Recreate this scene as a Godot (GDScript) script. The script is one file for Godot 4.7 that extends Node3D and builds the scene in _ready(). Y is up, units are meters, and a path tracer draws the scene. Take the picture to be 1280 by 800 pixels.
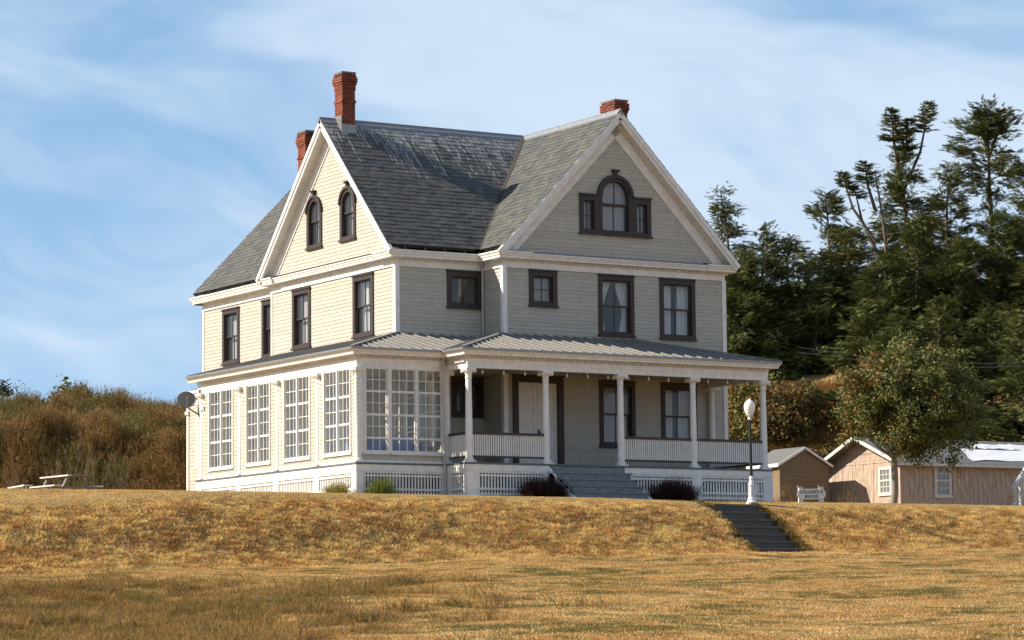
extends Node3D
# A two-storey cream house with a wrap-around porch on a grassy terrace, seen from the field below.
# x runs along the front of the house, z towards the viewer, y up; y = 0 is the porch floor.

var rng := RandomNumberGenerator.new()
var M := {}
var unit_box: BoxMesh
var noise_a := FastNoiseLite.new()
var noise_b := FastNoiseLite.new()

const CAM := Vector3(-42.1784, -4.5563, 69.6635)
const FWD := Vector3(0.51668, 0.10530, -0.84968)
const RGT := Vector3(0.85450, -0.00994, 0.51938)
const UPV := Vector3(-0.04625, 0.99439, 0.09511)
const XL := -2.74     # left gable wall
const XR := 7.35      # right end of the front wing
const SB := 1.09      # the left block stands back by this
const ZG := -8.51     # rear end of the left gable
const ZR := -13.73    # rear end of the house
const YT := 5.53      # bottom of the frieze
const YE := 5.94      # top of the main cornice
const YR := 10.07     # ridge
const OH := 0.33      # eaves overhang
const PX := -5.46     # left edge of the porch floor
const PZ := 2.74      # front edge of the porch floor
const PZ2 := 1.66     # front edge of the sunroom
const PZB := -7.87    # rear end of the sunroom
const PO := 0.23      # overhang of the porch eaves
const YP := 2.94      # top of the porch eaves
const YW := 3.69      # porch roof where it meets the wall
const FX0 := -2.80    # left edge of the open porch
const FXR := 6.91     # right edge of the open porch
const COL0 := -2.65
const BAY := 2.35
const GY := -0.98     # ground at the house

class Bld:
	var v := PackedVector3Array()
	var n := PackedVector3Array()
	var c := PackedColorArray()
	var xf := Transform3D()
	var col := Color(1, 1, 1)
	func tri(a: Vector3, b: Vector3, d: Vector3) -> void:
		a = xf * a; b = xf * b; d = xf * d
		var nn := (b - a).cross(d - a).normalized()
		v.append(a); v.append(d); v.append(b)
		for i in 3:
			n.append(nn); c.append(col)
	func trin(a: Vector3, b: Vector3, d: Vector3, na: Vector3, nb: Vector3, nd: Vector3) -> void:
		v.append(xf * a); v.append(xf * d); v.append(xf * b)
		n.append(xf.basis * na); n.append(xf.basis * nd); n.append(xf.basis * nb)
		for i in 3: c.append(col)
	func quad(a: Vector3, b: Vector3, d: Vector3, e: Vector3) -> void:
		tri(a, b, d); tri(a, d, e)
	func box(lo: Vector3, hi: Vector3) -> void:
		obox((lo + hi) * 0.5, Basis(), (hi - lo) * 0.5)
	func obox(ct: Vector3, bs: Basis, h: Vector3) -> void:
		var p := []
		for k in 8:
			p.append(ct + bs * Vector3(h.x * (1 if k & 1 else -1), h.y * (1 if k & 2 else -1), h.z * (1 if k & 4 else -1)))
		quad(p[4], p[5], p[7], p[6]); quad(p[1], p[0], p[2], p[3])
		quad(p[5], p[1], p[3], p[7]); quad(p[0], p[4], p[6], p[2])
		quad(p[6], p[7], p[3], p[2]); quad(p[0], p[1], p[5], p[4])
	# a box from p to q (its long axis) with half sizes across it; up fixes the turn
	func bar(p: Vector3, q: Vector3, hw: float, hh: float, up := Vector3.UP) -> void:
		var z := (q - p).normalized()
		var x := up.cross(z).normalized()
		var y := z.cross(x)
		obox((p + q) * 0.5, Basis(x, y, z), Vector3(hw, hh, p.distance_to(q) * 0.5))
	func tube(p: Vector3, q: Vector3, r0: float, r1: float, seg := 8, caps := true) -> void:
		var z := (q - p).normalized()
		var x := (Vector3.UP if absf(z.y) < 0.9 else Vector3.RIGHT).cross(z).normalized()
		var y := z.cross(x)
		for i in seg:
			var a0 := TAU * i / seg
			var a1 := TAU * (i + 1) / seg
			var d0 := x * cos(a0) + y * sin(a0)
			var d1 := x * cos(a1) + y * sin(a1)
			trin(p + d0 * r0, p + d1 * r0, q + d1 * r1, d0, d1, d1)
			trin(p + d0 * r0, q + d1 * r1, q + d0 * r1, d0, d1, d0)
			if caps:
				tri(q, q + d0 * r1, q + d1 * r1); tri(p, p + d1 * r0, p + d0 * r0)
	func lathe(prof: Array, seg: int, o: Vector3) -> void:
		for k in prof.size() - 1:
			var a: Vector2 = prof[k]
			var b: Vector2 = prof[k + 1]
			var t := (b - a)
			var nr := Vector2(t.y, -t.x).normalized()
			for i in seg:
				var a0 := TAU * i / seg
				var a1 := TAU * (i + 1) / seg
				var c0 := Vector3(cos(a0), 0, -sin(a0))
				var c1 := Vector3(cos(a1), 0, -sin(a1))
				var n0 := c0 * nr.x + Vector3(0, nr.y, 0)
				var n1 := c1 * nr.x + Vector3(0, nr.y, 0)
				var pa := o + c0 * a.x + Vector3(0, a.y, 0)
				var pb := o + c1 * a.x + Vector3(0, a.y, 0)
				var pc := o + c1 * b.x + Vector3(0, b.y, 0)
				var pd := o + c0 * b.x + Vector3(0, b.y, 0)
				trin(pa, pb, pc, n0, n1, n1); trin(pa, pc, pd, n0, n1, n0)
	func mesh() -> ArrayMesh:
		var am := ArrayMesh.new()
		var ar := []
		ar.resize(Mesh.ARRAY_MAX)
		ar[Mesh.ARRAY_VERTEX] = v; ar[Mesh.ARRAY_NORMAL] = n; ar[Mesh.ARRAY_COLOR] = c
		am.add_surface_from_arrays(Mesh.PRIMITIVE_TRIANGLES, ar)
		return am

# ---------- helpers
func bld(xf := Transform3D()) -> Bld:
	var b := Bld.new(); b.xf = xf; return b

func part(called: String, what, m: Material, parent: Node3D) -> MeshInstance3D:
	var o := MeshInstance3D.new()
	o.mesh = what.mesh() if what is Bld else what
	o.material_override = m
	o.name = called
	parent.add_child(o, true)
	return o

func boxpart(called: String, xf: Transform3D, lo: Vector3, hi: Vector3, m: Material, parent: Node3D) -> MeshInstance3D:
	var o := part(called, unit_box, m, parent)
	o.transform = xf * Transform3D(Basis.from_scale(hi - lo), (lo + hi) * 0.5)
	return o

var used_names := {}
func numbered(called: String) -> String:
	used_names[called] = used_names.get(called, -1) + 1
	return called if used_names[called] == 0 else "%s_%03d" % [called, used_names[called]]

func tag(o: Node3D, label: String, category: String, group := "", kind := "") -> Node3D:
	if label: o.set_meta("label", label)
	if category: o.set_meta("category", category)
	if group: o.set_meta("group", group)
	if kind: o.set_meta("kind", kind)
	return o

func thing(called: String, label: String, category: String, at := Vector3.ZERO, turn := 0.0, group := "") -> Node3D:
	var o := Node3D.new()
	o.name = numbered(called)
	add_child(o)
	o.position = at; o.rotation.y = turn
	return tag(o, label, category, group)

func lin(r: float, g: float, b: float) -> Color:
	return Color(r, g, b).linear_to_srgb()

func noise_tex(freq: float, lo: float, hi: float, seed_: int, size := 512, type := FastNoiseLite.TYPE_SIMPLEX_SMOOTH, oct := 4, contrast := Vector2(0.25, 0.75)) -> NoiseTexture2D:
	var f := FastNoiseLite.new()
	f.noise_type = type; f.seed = seed_; f.frequency = freq; f.fractal_octaves = oct
	var t := NoiseTexture2D.new()
	t.width = size; t.height = size; t.noise = f; t.seamless = true
	var g := Gradient.new()
	g.set_color(0, Color(lo, lo, lo)); g.set_color(1, Color(hi, hi, hi))
	g.set_offset(0, contrast.x); g.set_offset(1, contrast.y)
	t.color_ramp = g
	return t

func mat(called: String, c: Color, rough := 0.7, tex: Texture2D = null, scale := Vector3.ONE, spec := 0.4) -> StandardMaterial3D:
	var m := StandardMaterial3D.new()
	m.resource_name = called
	m.albedo_color = c; m.roughness = rough; m.metallic_specular = spec
	if tex:
		m.albedo_texture = tex
		m.uv1_triplanar = true; m.uv1_world_triplanar = true; m.uv1_scale = scale
	M[called] = m
	return m

func multi(called: String, mesh: Mesh, xs: Array, cs: PackedColorArray, m: Material, parent: Node3D) -> MultiMeshInstance3D:
	var mm := MultiMesh.new()
	mm.transform_format = MultiMesh.TRANSFORM_3D
	mm.use_colors = true
	mm.mesh = mesh
	mm.instance_count = xs.size()
	for i in xs.size():
		mm.set_instance_transform(i, xs[i]); mm.set_instance_color(i, cs[i])
	var o := MultiMeshInstance3D.new()
	o.multimesh = mm; o.material_override = m; o.name = called
	o.set_meta("kind", "stuff")
	parent.add_child(o, true)
	return o

func ss(a: float, b: float, x: float) -> float:
	var t := clampf((x - a) / (b - a), 0.0, 1.0)
	return t * t * (3 - 2 * t)

# the point at depth d behind pixel (u, v) of a 1280 x 800 picture; used to lay out distant things
func at(u: float, v: float, d: float) -> Vector3:
	return CAM + d * (FWD + RGT * ((u - 640.0) / 3768.57) - UPV * ((v - 400.0) / 3768.57))

func wall_xf(o: Vector3, out: Vector3) -> Transform3D:
	return Transform3D(Basis(Vector3.UP.cross(out), Vector3.UP, out), o)

# ---------- terrain
func ground_y(x: float, z: float) -> float:
	var s := (x - CAM.x) * 0.5196 - (z - CAM.z) * 0.8544
	var t := (x - CAM.x) * 0.8544 + (z - CAM.z) * 0.5196
	var brow := -1.21 - 0.28 * ss(-12, -19, x) - 0.09 * exp(-pow((x - 1.5) / 2.2, 2)) 
	var terr := lerpf(GY, brow, ss(3.5, 9.2, z))
	var wl := ss(-4.0, -9.0, t)
	var wr := ss(3.0, 9.0, t)
	terr += wl * (0.5 * ss(77, 86, s) + 1.75 * ss(95, 97.2, s) + 0.3 * ss(98, 103, s) + 1.5 * ss(104, 113, s) + 1.2 * noise_a.get_noise_2d(x * 1.4, z * 1.4) * ss(95, 106, s))
	terr += wr * (clampf((s - 111.0) * 0.5, 0.0, 7.4) + clampf((s - 126.0) * 0.16, 0.0, 9.0) + 0.9 * noise_a.get_noise_2d(x * 1.2 + 50.0, z * 1.2) * ss(112, 120, s))
	var fld := -6.16 + 0.0485 * minf(s, 110.0) + 0.16 * noise_a.get_noise_2d(x * 2.0, z * 2.0)
	if s < 0.0: fld = -6.16 + 0.02 * s
	fld -= 0.30 * ss(-3.6, -6.2, t) * ss(30, 36, s) * ss(56, 49, s)
	var k := clampf((z - 9.05) / lerpf(3.0, 2.3, exp(-pow((x - 0.9) / 1.7, 2))), 0.0, 1.0)
	k = lerpf(k, ss(0, 1, k), 0.65)
	var y := lerpf(terr, fld, k)
	var bank := 4.0 * k * (1.0 - k)
	y += bank * (0.06 * noise_a.get_noise_2d(x * 9.0, z * 9.0) + 0.03 * noise_a.get_noise_2d(x * 44.0, z * 30.0) + 0.08 * noise_b.get_noise_2d(x * 3.0, z * 7.0))
	if x > 0.08 and x < 1.68 and z > 9.15 and z < 12.1: y = minf(y, fld) if z > 11.3 else y - 0.45
	return y

func materials() -> void:
	unit_box = BoxMesh.new()
	noise_a.seed = 11; noise_a.frequency = 0.05; noise_a.fractal_octaves = 3
	noise_b.seed = 23; noise_b.frequency = 0.12; noise_b.fractal_octaves = 3
	var mott := noise_tex(0.012, 0.94, 1.0, 3)
	var streak := noise_tex(0.02, 0.86, 1.0, 5)
	var grit := noise_tex(0.05, 0.62, 1.0, 8)
	mat("siding", lin(0.43, 0.405, 0.348), 0.62, mott, Vector3(0.35, 0.9, 0.35))
	mat("siding_b", lin(0.445, 0.42, 0.362), 0.62, mott, Vector3(0.5, 0.9, 0.5))
	mat("siding_c", lin(0.415, 0.388, 0.332), 0.66, mott, Vector3(0.3, 1.1, 0.3))
	mat("trim", lin(0.76, 0.735, 0.70), 0.55, mott, Vector3(0.5, 0.5, 0.5))
	mat("casing", lin(0.048, 0.033, 0.031), 0.5, streak, Vector3(1.2, 0.6, 1.2))
	mat("sash", lin(0.045, 0.034, 0.036), 0.45)
	mat("white_sash", lin(0.72, 0.70, 0.66), 0.5, mott, Vector3(1, 1, 1))
	mat("door", lin(0.74, 0.71, 0.66), 0.5, mott, Vector3(1, 1, 1))
	mat("deck_grey", lin(0.13, 0.14, 0.15), 0.6, streak, Vector3(1.5, 1.0, 0.4))
	mat("stair_grey", lin(0.20, 0.215, 0.23), 0.6, streak, Vector3(0.5, 1.0, 1.5))
	mat("pale_floor", lin(0.50, 0.44, 0.36), 0.5, streak, Vector3(1.5, 1.0, 0.4))
	mat("ceiling", lin(0.46, 0.42, 0.36), 0.7, mott, Vector3(1, 1, 1))
	mat("plaster", lin(0.42, 0.40, 0.36), 0.9)
	mat("blind_grey", lin(0.26, 0.26, 0.27), 0.9)
	mat("room_floor", lin(0.16, 0.10, 0.06), 0.5)
	mat("curtain", lin(0.50, 0.50, 0.50), 0.9).backlight_enabled = true
	M.curtain.backlight = Color(0.35, 0.35, 0.35)
	mat("brick", lin(0.33, 0.095, 0.055), 0.9, grit, Vector3(2.2, 2.2, 2.2)).vertex_color_use_as_albedo = true
	mat("mortar", lin(0.30, 0.22, 0.17), 0.95, grit, Vector3(2, 2, 2))
	mat("flashing", lin(0.42, 0.42, 0.42), 0.4, grit, Vector3(1, 1, 1))
	M.flashing.metallic = 0.6
	mat("slate", lin(0.95, 0.95, 0.95), 0.62, grit, Vector3(1.6, 1.6, 1.6), 0.28).vertex_color_use_as_albedo = true
	mat("roof_deck", lin(0.05, 0.045, 0.04), 0.9)
	mat("ridge_metal", lin(0.34, 0.36, 0.40), 0.45, grit, Vector3(0.8, 0.8, 0.8))
	mat("metal_roof", lin(0.245, 0.235, 0.22), 0.5, streak, Vector3(0.5, 0.5, 0.5), 0.2)
	mat("pipe", lin(0.45, 0.44, 0.41), 0.5, mott, Vector3(1, 1, 1))
	var g := mat("glass", Color(0.75, 0.8, 0.82, 0.06), 0.03, null, Vector3.ONE, 0.7)
	g.transparency = BaseMaterial3D.TRANSPARENCY_ALPHA
	mat("ground", lin(0.54, 0.36, 0.15), 0.95, noise_tex(0.03, 0.45, 1.0, 31, 1024), Vector3(0.55, 0.55, 0.55), 0.1)
	mat("grass", Color(1, 1, 1), 0.75, null, Vector3.ONE, 0.2).vertex_color_use_as_albedo = true
	M.grass.backlight_enabled = true; M.grass.backlight = Color(1.0, 0.92, 0.75)
	mat("leaf", Color(1, 1, 1), 0.6, null, Vector3.ONE, 0.3).vertex_color_use_as_albedo = true
	M.leaf.backlight_enabled = true; M.leaf.backlight = Color(0.6, 0.6, 0.3)
	mat("needle", Color(1, 1, 1), 0.65, null, Vector3.ONE, 0.25).vertex_color_use_as_albedo = true
	M.needle.backlight_enabled = true; M.needle.backlight = Color(0.4, 0.42, 0.2)
	mat("bark", lin(0.20, 0.16, 0.12), 0.9, grit, Vector3(1.5, 0.5, 1.5))
	mat("pale_bark", lin(0.36, 0.32, 0.27), 0.85, grit, Vector3(2, 0.7, 2))
	mat("concrete", lin(0.16, 0.15, 0.135), 0.9, grit, Vector3(0.9, 0.9, 0.9))
	mat("black_metal", lin(0.02, 0.02, 0.022), 0.45)
	mat("lamp_white", lin(0.66, 0.66, 0.64), 0.5, mott, Vector3(2, 2, 2))
	mat("globe", lin(0.82, 0.80, 0.76), 0.25).backlight_enabled = true
	M.globe.backlight = Color(0.5, 0.5, 0.48)
	mat("sign_white", lin(0.66, 0.66, 0.64), 0.6, streak, Vector3(2, 2, 2))
	mat("sign_ink", lin(0.03, 0.03, 0.035), 0.6)
	mat("wood_grey", lin(0.22, 0.19, 0.16), 0.85, streak, Vector3(2, 2, 2))
	mat("bench_white", lin(0.62, 0.60, 0.56), 0.7, streak, Vector3(1, 1, 1))
	mat("barn_pink", lin(0.47, 0.36, 0.285), 0.85, noise_tex(0.02, 0.84, 1.0, 41), Vector3(0.9, 0.16, 0.9))
	mat("shed_brown", lin(0.20, 0.145, 0.085), 0.75, mott, Vector3(1, 1, 1))
	mat("shingle_grey", lin(0.20, 0.20, 0.20), 0.85, grit, Vector3(1.2, 1.2, 1.2))
	mat("sheet_white", lin(0.74, 0.75, 0.78), 0.5, mott, Vector3(0.6, 0.6, 0.6))
	mat("dish_grey", lin(0.16, 0.165, 0.17), 0.5)
	mat("fabric_blue", lin(0.10, 0.14, 0.26), 0.9)
	mat("copper", lin(0.35, 0.12, 0.06), 0.6)

# ---------- siding, windows
func board_mat() -> Material:
	return [M.siding, M.siding, M.siding_b, M.siding_c][rng.randi() % 4]

# rows of lapped boards on a wall; lo/hi(y) give the span, holes are [u0, u1, y0, y1, radius of a round top or 0]
func siding(wall: Node3D, xf: Transform3D, y0: float, y1: float, u0: float, u1: float, holes: Array, gable := Vector2.ZERO, as_parts := true) -> void:
	var ex := 0.104
	var rows := int(ceil((y1 - y0) / ex))
	var all := bld(xf)
	for r in rows:
		var ya := y0 + r * ex
		var yb := minf(ya + ex, y1)
		var b := bld(xf) if as_parts else all
		var cuts := [ya, yb]
		for k in cuts.size() - 1:
			var ca: float = cuts[k]
			var cb: float = cuts[k + 1]
			if cb - ca < 0.002: continue
			var ym := (ca + cb) * 0.5
			var a := u0
			var e := u1
			if gable.y > 0.0:   # gable: half width falls to nothing at the top
				var hw := (u1 - u0) * 0.5 * (gable.y - ym) / (gable.y - gable.x)
				a = (u0 + u1) * 0.5 - hw; e = (u0 + u1) * 0.5 + hw
				if hw < 0.03: continue
			var segs := [[a, e]]
			for h in holes:
				var ha: float = h[0]
				var hb: float = h[1]
				if ym < h[2] or ym > h[3] + h[4]: continue
				if ym > h[3]:
					var w := sqrt(maxf(0.0, h[4] * h[4] - (ym - h[3]) * (ym - h[3])))
					var m := (ha + hb) * 0.5
					ha = m - w; hb = m + w
				var nx := []
				for s in segs:
					if hb <= s[0] or ha >= s[1]: nx.append(s); continue
					if ha > s[0] + 0.01: nx.append([s[0], ha])
					if hb < s[1] - 0.01: nx.append([hb, s[1]])
				segs = nx
			for s in segs:
				if as_parts and s != segs[0]: part("clapboard", b, board_mat(), wall); b = bld(xf)
				var ta := 0.017 - 0.011 * (ca - ya) / ex
				var tb := 0.017 - 0.011 * (cb - ya) / ex
				b.quad(Vector3(s[0], ca, ta), Vector3(s[1], ca, ta), Vector3(s[1], cb, tb), Vector3(s[0], cb, tb))
				if ca == ya: b.quad(Vector3(s[0], ca, 0.004), Vector3(s[1], ca, 0.004), Vector3(s[1], ca, ta), Vector3(s[0], ca, ta))
				b.quad(Vector3(s[1], ca, -0.08), Vector3(s[0], ca, -0.08), Vector3(s[0], cb, -0.08), Vector3(s[1], cb, -0.08))
		if as_parts and b.v.size(): part("clapboard", b, board_mat(), wall)
	if not as_parts: part("clapboards", all, M.siding, wall).set_meta("kind", "stuff")

func curtain(xf: Transform3D, a: float, b: float, y0: float, y1: float, style: String, win: Node3D) -> void:
	var w := b - a
	var d := -0.20
	if style == "shade":
		var q := bld(xf)
		q.box(Vector3(a - 0.02, y0, d - 0.004), Vector3(b + 0.02, y1, d))
		part("roller_shade", q, M.blind_grey, win)
	elif style == "drape" or style == "tied":
		for side in 2:
			var q := bld(xf)
			var nseg := 14
			var rows := 10
			var pts := []
			for r in rows + 1:
				var y := lerpf(y0, y1, float(r) / rows)
				var f := float(r) / rows
				var wide := w * 0.44
				if style == "tied": wide = w * (0.16 + 0.36 * pow(absf(f - 0.38) / 0.62, 1.3)) if f > 0.38 else w * (0.16 + 0.12 * (0.38 - f) / 0.38)
				var line := []
				for s in nseg + 1:
					var g := float(s) / nseg
					var uu := a - 0.02 + wide * g
					if side == 1: uu = b + 0.02 - wide * g
					line.append(Vector3(uu, y, d + 0.018 * sin(g * 24.0 + r * 0.15)))
				pts.append(line)
			for r in rows:
				for s in nseg:
					q.quad(pts[r][s], pts[r][s + 1], pts[r + 1][s + 1], pts[r + 1][s])
			part("curtain", q, M.curtain, win)

func grid_sash(xf: Transform3D, a: float, b: float, y0: float, y1: float, nx: int, ny: int, rail: float, bar: float, z: float, sm: Material, win: Node3D) -> void:
	var q := bld(xf)
	q.box(Vector3(a, y0, z - 0.02), Vector3(b, y0 + rail, z + 0.02))
	q.box(Vector3(a, y1 - rail, z - 0.02), Vector3(b, y1, z + 0.02))
	q.box(Vector3(a, y0 + rail, z - 0.02), Vector3(a + rail, y1 - rail, z + 0.02))
	q.box(Vector3(b - rail, y0 + rail, z - 0.02), Vector3(b, y1 - rail, z + 0.02))
	part("sash", q, sm, win)
	var ia := a + rail
	var ib := b - rail
	var iy := y0 + rail
	var jy := y1 - rail
	for i in range(1, nx):
		var u := lerpf(ia, ib, float(i) / nx)
		boxpart("muntin", xf, Vector3(u - bar, iy, z - 0.014), Vector3(u + bar, jy, z + 0.014), sm, win)
	for j in range(1, ny):
		var y := lerpf(iy, jy, float(j) / ny)
		boxpart("muntin", xf, Vector3(ia, y - bar, z - 0.012), Vector3(ib, y + bar, z + 0.012), sm, win)
	for i in nx:
		for j in ny:
			var lo := Vector3(lerpf(ia, ib, float(i) / nx) + (bar if i else 0.0), lerpf(iy, jy, float(j) / ny) + (bar if j else 0.0), z)
			var hi := Vector3(lerpf(ia, ib, float(i + 1) / nx) - (bar if i < nx - 1 else 0.0), lerpf(iy, jy, float(j + 1) / ny) - (bar if j < ny - 1 else 0.0), z)
			var p := part("pane", pane_mesh(), M.glass, win)
			p.transform = xf * Transform3D(Basis.from_scale(Vector3(hi.x - lo.x, hi.y - lo.y, 1)).rotated(Vector3.UP, rng.randf_range(-0.004, 0.004)), (lo + hi) * 0.5)

var _pane: ArrayMesh
func pane_mesh() -> ArrayMesh:
	if _pane == null:
		var b := bld()
		b.quad(Vector3(-0.5, -0.5, 0), Vector3(0.5, -0.5, 0), Vector3(0.5, 0.5, 0), Vector3(-0.5, 0.5, 0))
		_pane = b.mesh()
	return _pane

# a double-hung window with a dark casing; u0..u1, y0..y1 are the outside of the casing. Returns the hole for siding()
func hole(u0: float, u1: float, y0: float, y1: float) -> Array:
	return [u0 + 0.06, u1 - 0.06, y0 + 0.06, y1 - 0.06, 0.0]

func casing(xf: Transform3D, u0: float, u1: float, y0: float, y1: float, c: float, m: Material, house: Node3D, sill := true) -> MeshInstance3D:
	var q := bld(xf)
	var f := 0.05
	q.box(Vector3(u0, y0, -0.13), Vector3(u0 + c, y1, f))
	q.box(Vector3(u1 - c, y0, -0.13), Vector3(u1, y1, f))
	q.box(Vector3(u0 + c, y1 - c * 1.25, -0.13), Vector3(u1 - c, y1, f))
	q.box(Vector3(u0 + c, y0, -0.13), Vector3(u1 - c, y0 + c * 0.8, f))
	q.box(Vector3(u0 - 0.012, y1 - 0.035, 0.002), Vector3(u1 + 0.012, y1 + 0.006, f + 0.03))
	if sill: q.box(Vector3(u0 - 0.03, y0 - 0.03, 0.002), Vector3(u1 + 0.03, y0 + 0.02, f + 0.035))
	return part("window", q, m, house)

func window(house: Node3D, xf: Transform3D, u0: float, u1: float, y0: float, y1: float, style := "shade", label := "") -> void:
	var c := 0.125
	var w := casing(xf, u0, u1, y0, y1, c, M.casing, house)
	if label: w.set_meta("label", label)
	var ym := (y0 + y1) * 0.5 - 0.01
	grid_sash(xf, u0 + c, u1 - c, ym - 0.02, y1 - c * 1.25, 2, 1, 0.042, 0.011, -0.045, M.sash, w)
	grid_sash(xf, u0 + c, u1 - c, y0 + c * 0.8, ym + 0.02, 2, 1, 0.042, 0.011, -0.088, M.sash, w)
	curtain(xf, u0 + c, u1 - c, y0 + 0.1, y1 - 0.1, style, w)

func small_window(house: Node3D, xf: Transform3D, u0: float, u1: float, y0: float, y1: float, nx: int, ny: int, style: String) -> void:
	var c := 0.14
	var w := casing(xf, u0, u1, y0, y1, c, M.casing, house)
	grid_sash(xf, u0 + c, u1 - c, y0 + c * 0.8, y1 - c * 1.25, nx, ny, 0.042, 0.012, -0.07, M.sash, w)
	curtain(xf, u0 + c, u1 - c, y0 + 0.1, y1 - 0.1, style, w)

# round-headed ring between radii r0 and r1
func arch_ring(q: Bld, cu: float, cy: float, r0: float, r1: float, z0: float, z1: float) -> void:
	var n := 14
	for i in n:
		var a0 := PI * i / n
		var a1 := PI * (i + 1) / n
		var d0 := Vector3(cos(a0), sin(a0), 0)
		var d1 := Vector3(cos(a1), sin(a1), 0)
		var o := Vector3(cu, cy, 0)
		var zf := Vector3(0, 0, z1)
		var zb := Vector3(0, 0, z0)
		q.quad(o + d0 * r0 + zf, o + d0 * r1 + zf, o + d1 * r1 + zf, o + d1 * r0 + zf)
		q.quad(o + d0 * r1 + zf, o + d0 * r1 + zb, o + d1 * r1 + zb, o + d1 * r1 + zf)
		q.quad(o + d0 * r0 + zb, o + d0 * r0 + zf, o + d1 * r0 + zf, o + d1 * r0 + zb)

func keystone(q: Bld, cu: float, y: float, k := 1.0) -> void:
	q.obox(Vector3(cu, y + 0.03 * k, 0.04), Basis(), Vector3(0.045 * k, 0.06 * k, 0.045))
	q.box(Vector3(cu - 0.085 * k, y + 0.09 * k, 0.0), Vector3(cu + 0.085 * k, y + 0.125 * k, 0.11))
	q.box(Vector3(cu - 0.11 * k, y + 0.125 * k, 0.0), Vector3(cu + 0.11 * k, y + 0.15 * k, 0.13))

func half_disc(q: Bld, cu: float, cy: float, r: float, z: float) -> void:
	for i in 14:
		var a0 := PI * i / 14
		var a1 := PI * (i + 1) / 14
		q.tri(Vector3(cu, cy, z), Vector3(cu + r * cos(a0), cy + r * sin(a0), z), Vector3(cu + r * cos(a1), cy + r * sin(a1), z))

func arch_window(house: Node3D, xf: Transform3D, u0: float, u1: float, y0: float, ytop: float) -> Array:
	var c := 0.15
	var R := (u1 - u0) * 0.5
	var cu := (u0 + u1) * 0.5
	var ys := ytop - R
	var q := bld(xf)
	q.box(Vector3(u0 + 0.02, y0, -0.13), Vector3(u0 + c, ys, 0.05))
	q.box(Vector3(u1 - c, y0, -0.13), Vector3(u1 - 0.02, ys, 0.05))
	q.box(Vector3(u0 + c, y0, -0.13), Vector3(u1 - c, y0 + 0.1, 0.05))
	q.box(Vector3(u0 - 0.02, y0 - 0.03, 0.0), Vector3(u1 + 0.02, y0 + 0.02, 0.085))
	arch_ring(q, cu, ys, R - c, R - 0.02, -0.13, 0.05)
	arch_ring(q, cu, ys, R - 0.06, R + 0.015, -0.02, 0.09)
	keystone(q, cu, ytop)
	var w := part("window", q, M.casing, house)
	w.set_meta("label", "round-headed attic window with brown casing and keystone")
	var ym := y0 + (ytop - y0) * 0.5
	grid_sash(xf, u0 + c, u1 - c, y0 + 0.1, ym, 2, 1, 0.035, 0.01, -0.08, M.sash, w)
	var s := bld(xf)
	s.box(Vector3(u0 + c, ym, -0.06), Vector3(u1 - c, ym + 0.04, -0.02))
	s.box(Vector3(u0 + c, ym + 0.04, -0.06), Vector3(u0 + c + 0.035, ys, -0.02))
	s.box(Vector3(u1 - c - 0.035, ym + 0.04, -0.06), Vector3(u1 - c, ys, -0.02))
	s.box(Vector3(cu - 0.01, ym + 0.04, -0.055), Vector3(cu + 0.01, ytop - c - 0.03, -0.025))
	arch_ring(s, cu, ys, R - c - 0.035, R - c, -0.06, -0.02)
	part("sash", s, M.sash, w)
	var g := bld(xf)
	g.quad(Vector3(u0 + c, ym, -0.04), Vector3(u1 - c, ym, -0.04), Vector3(u1 - c, ys, -0.04), Vector3(u0 + c, ys, -0.04))
	half_disc(g, cu, ys, R - c, -0.04)
	part("pane", g, M.glass, w)
	curtain(xf, u0 + c, u1 - c, y0 + 0.06, ytop - 0.2, "shade", w)
	return [u0 + 0.07, u1 - 0.07, y0 + 0.05, ys, R - 0.07]

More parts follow.
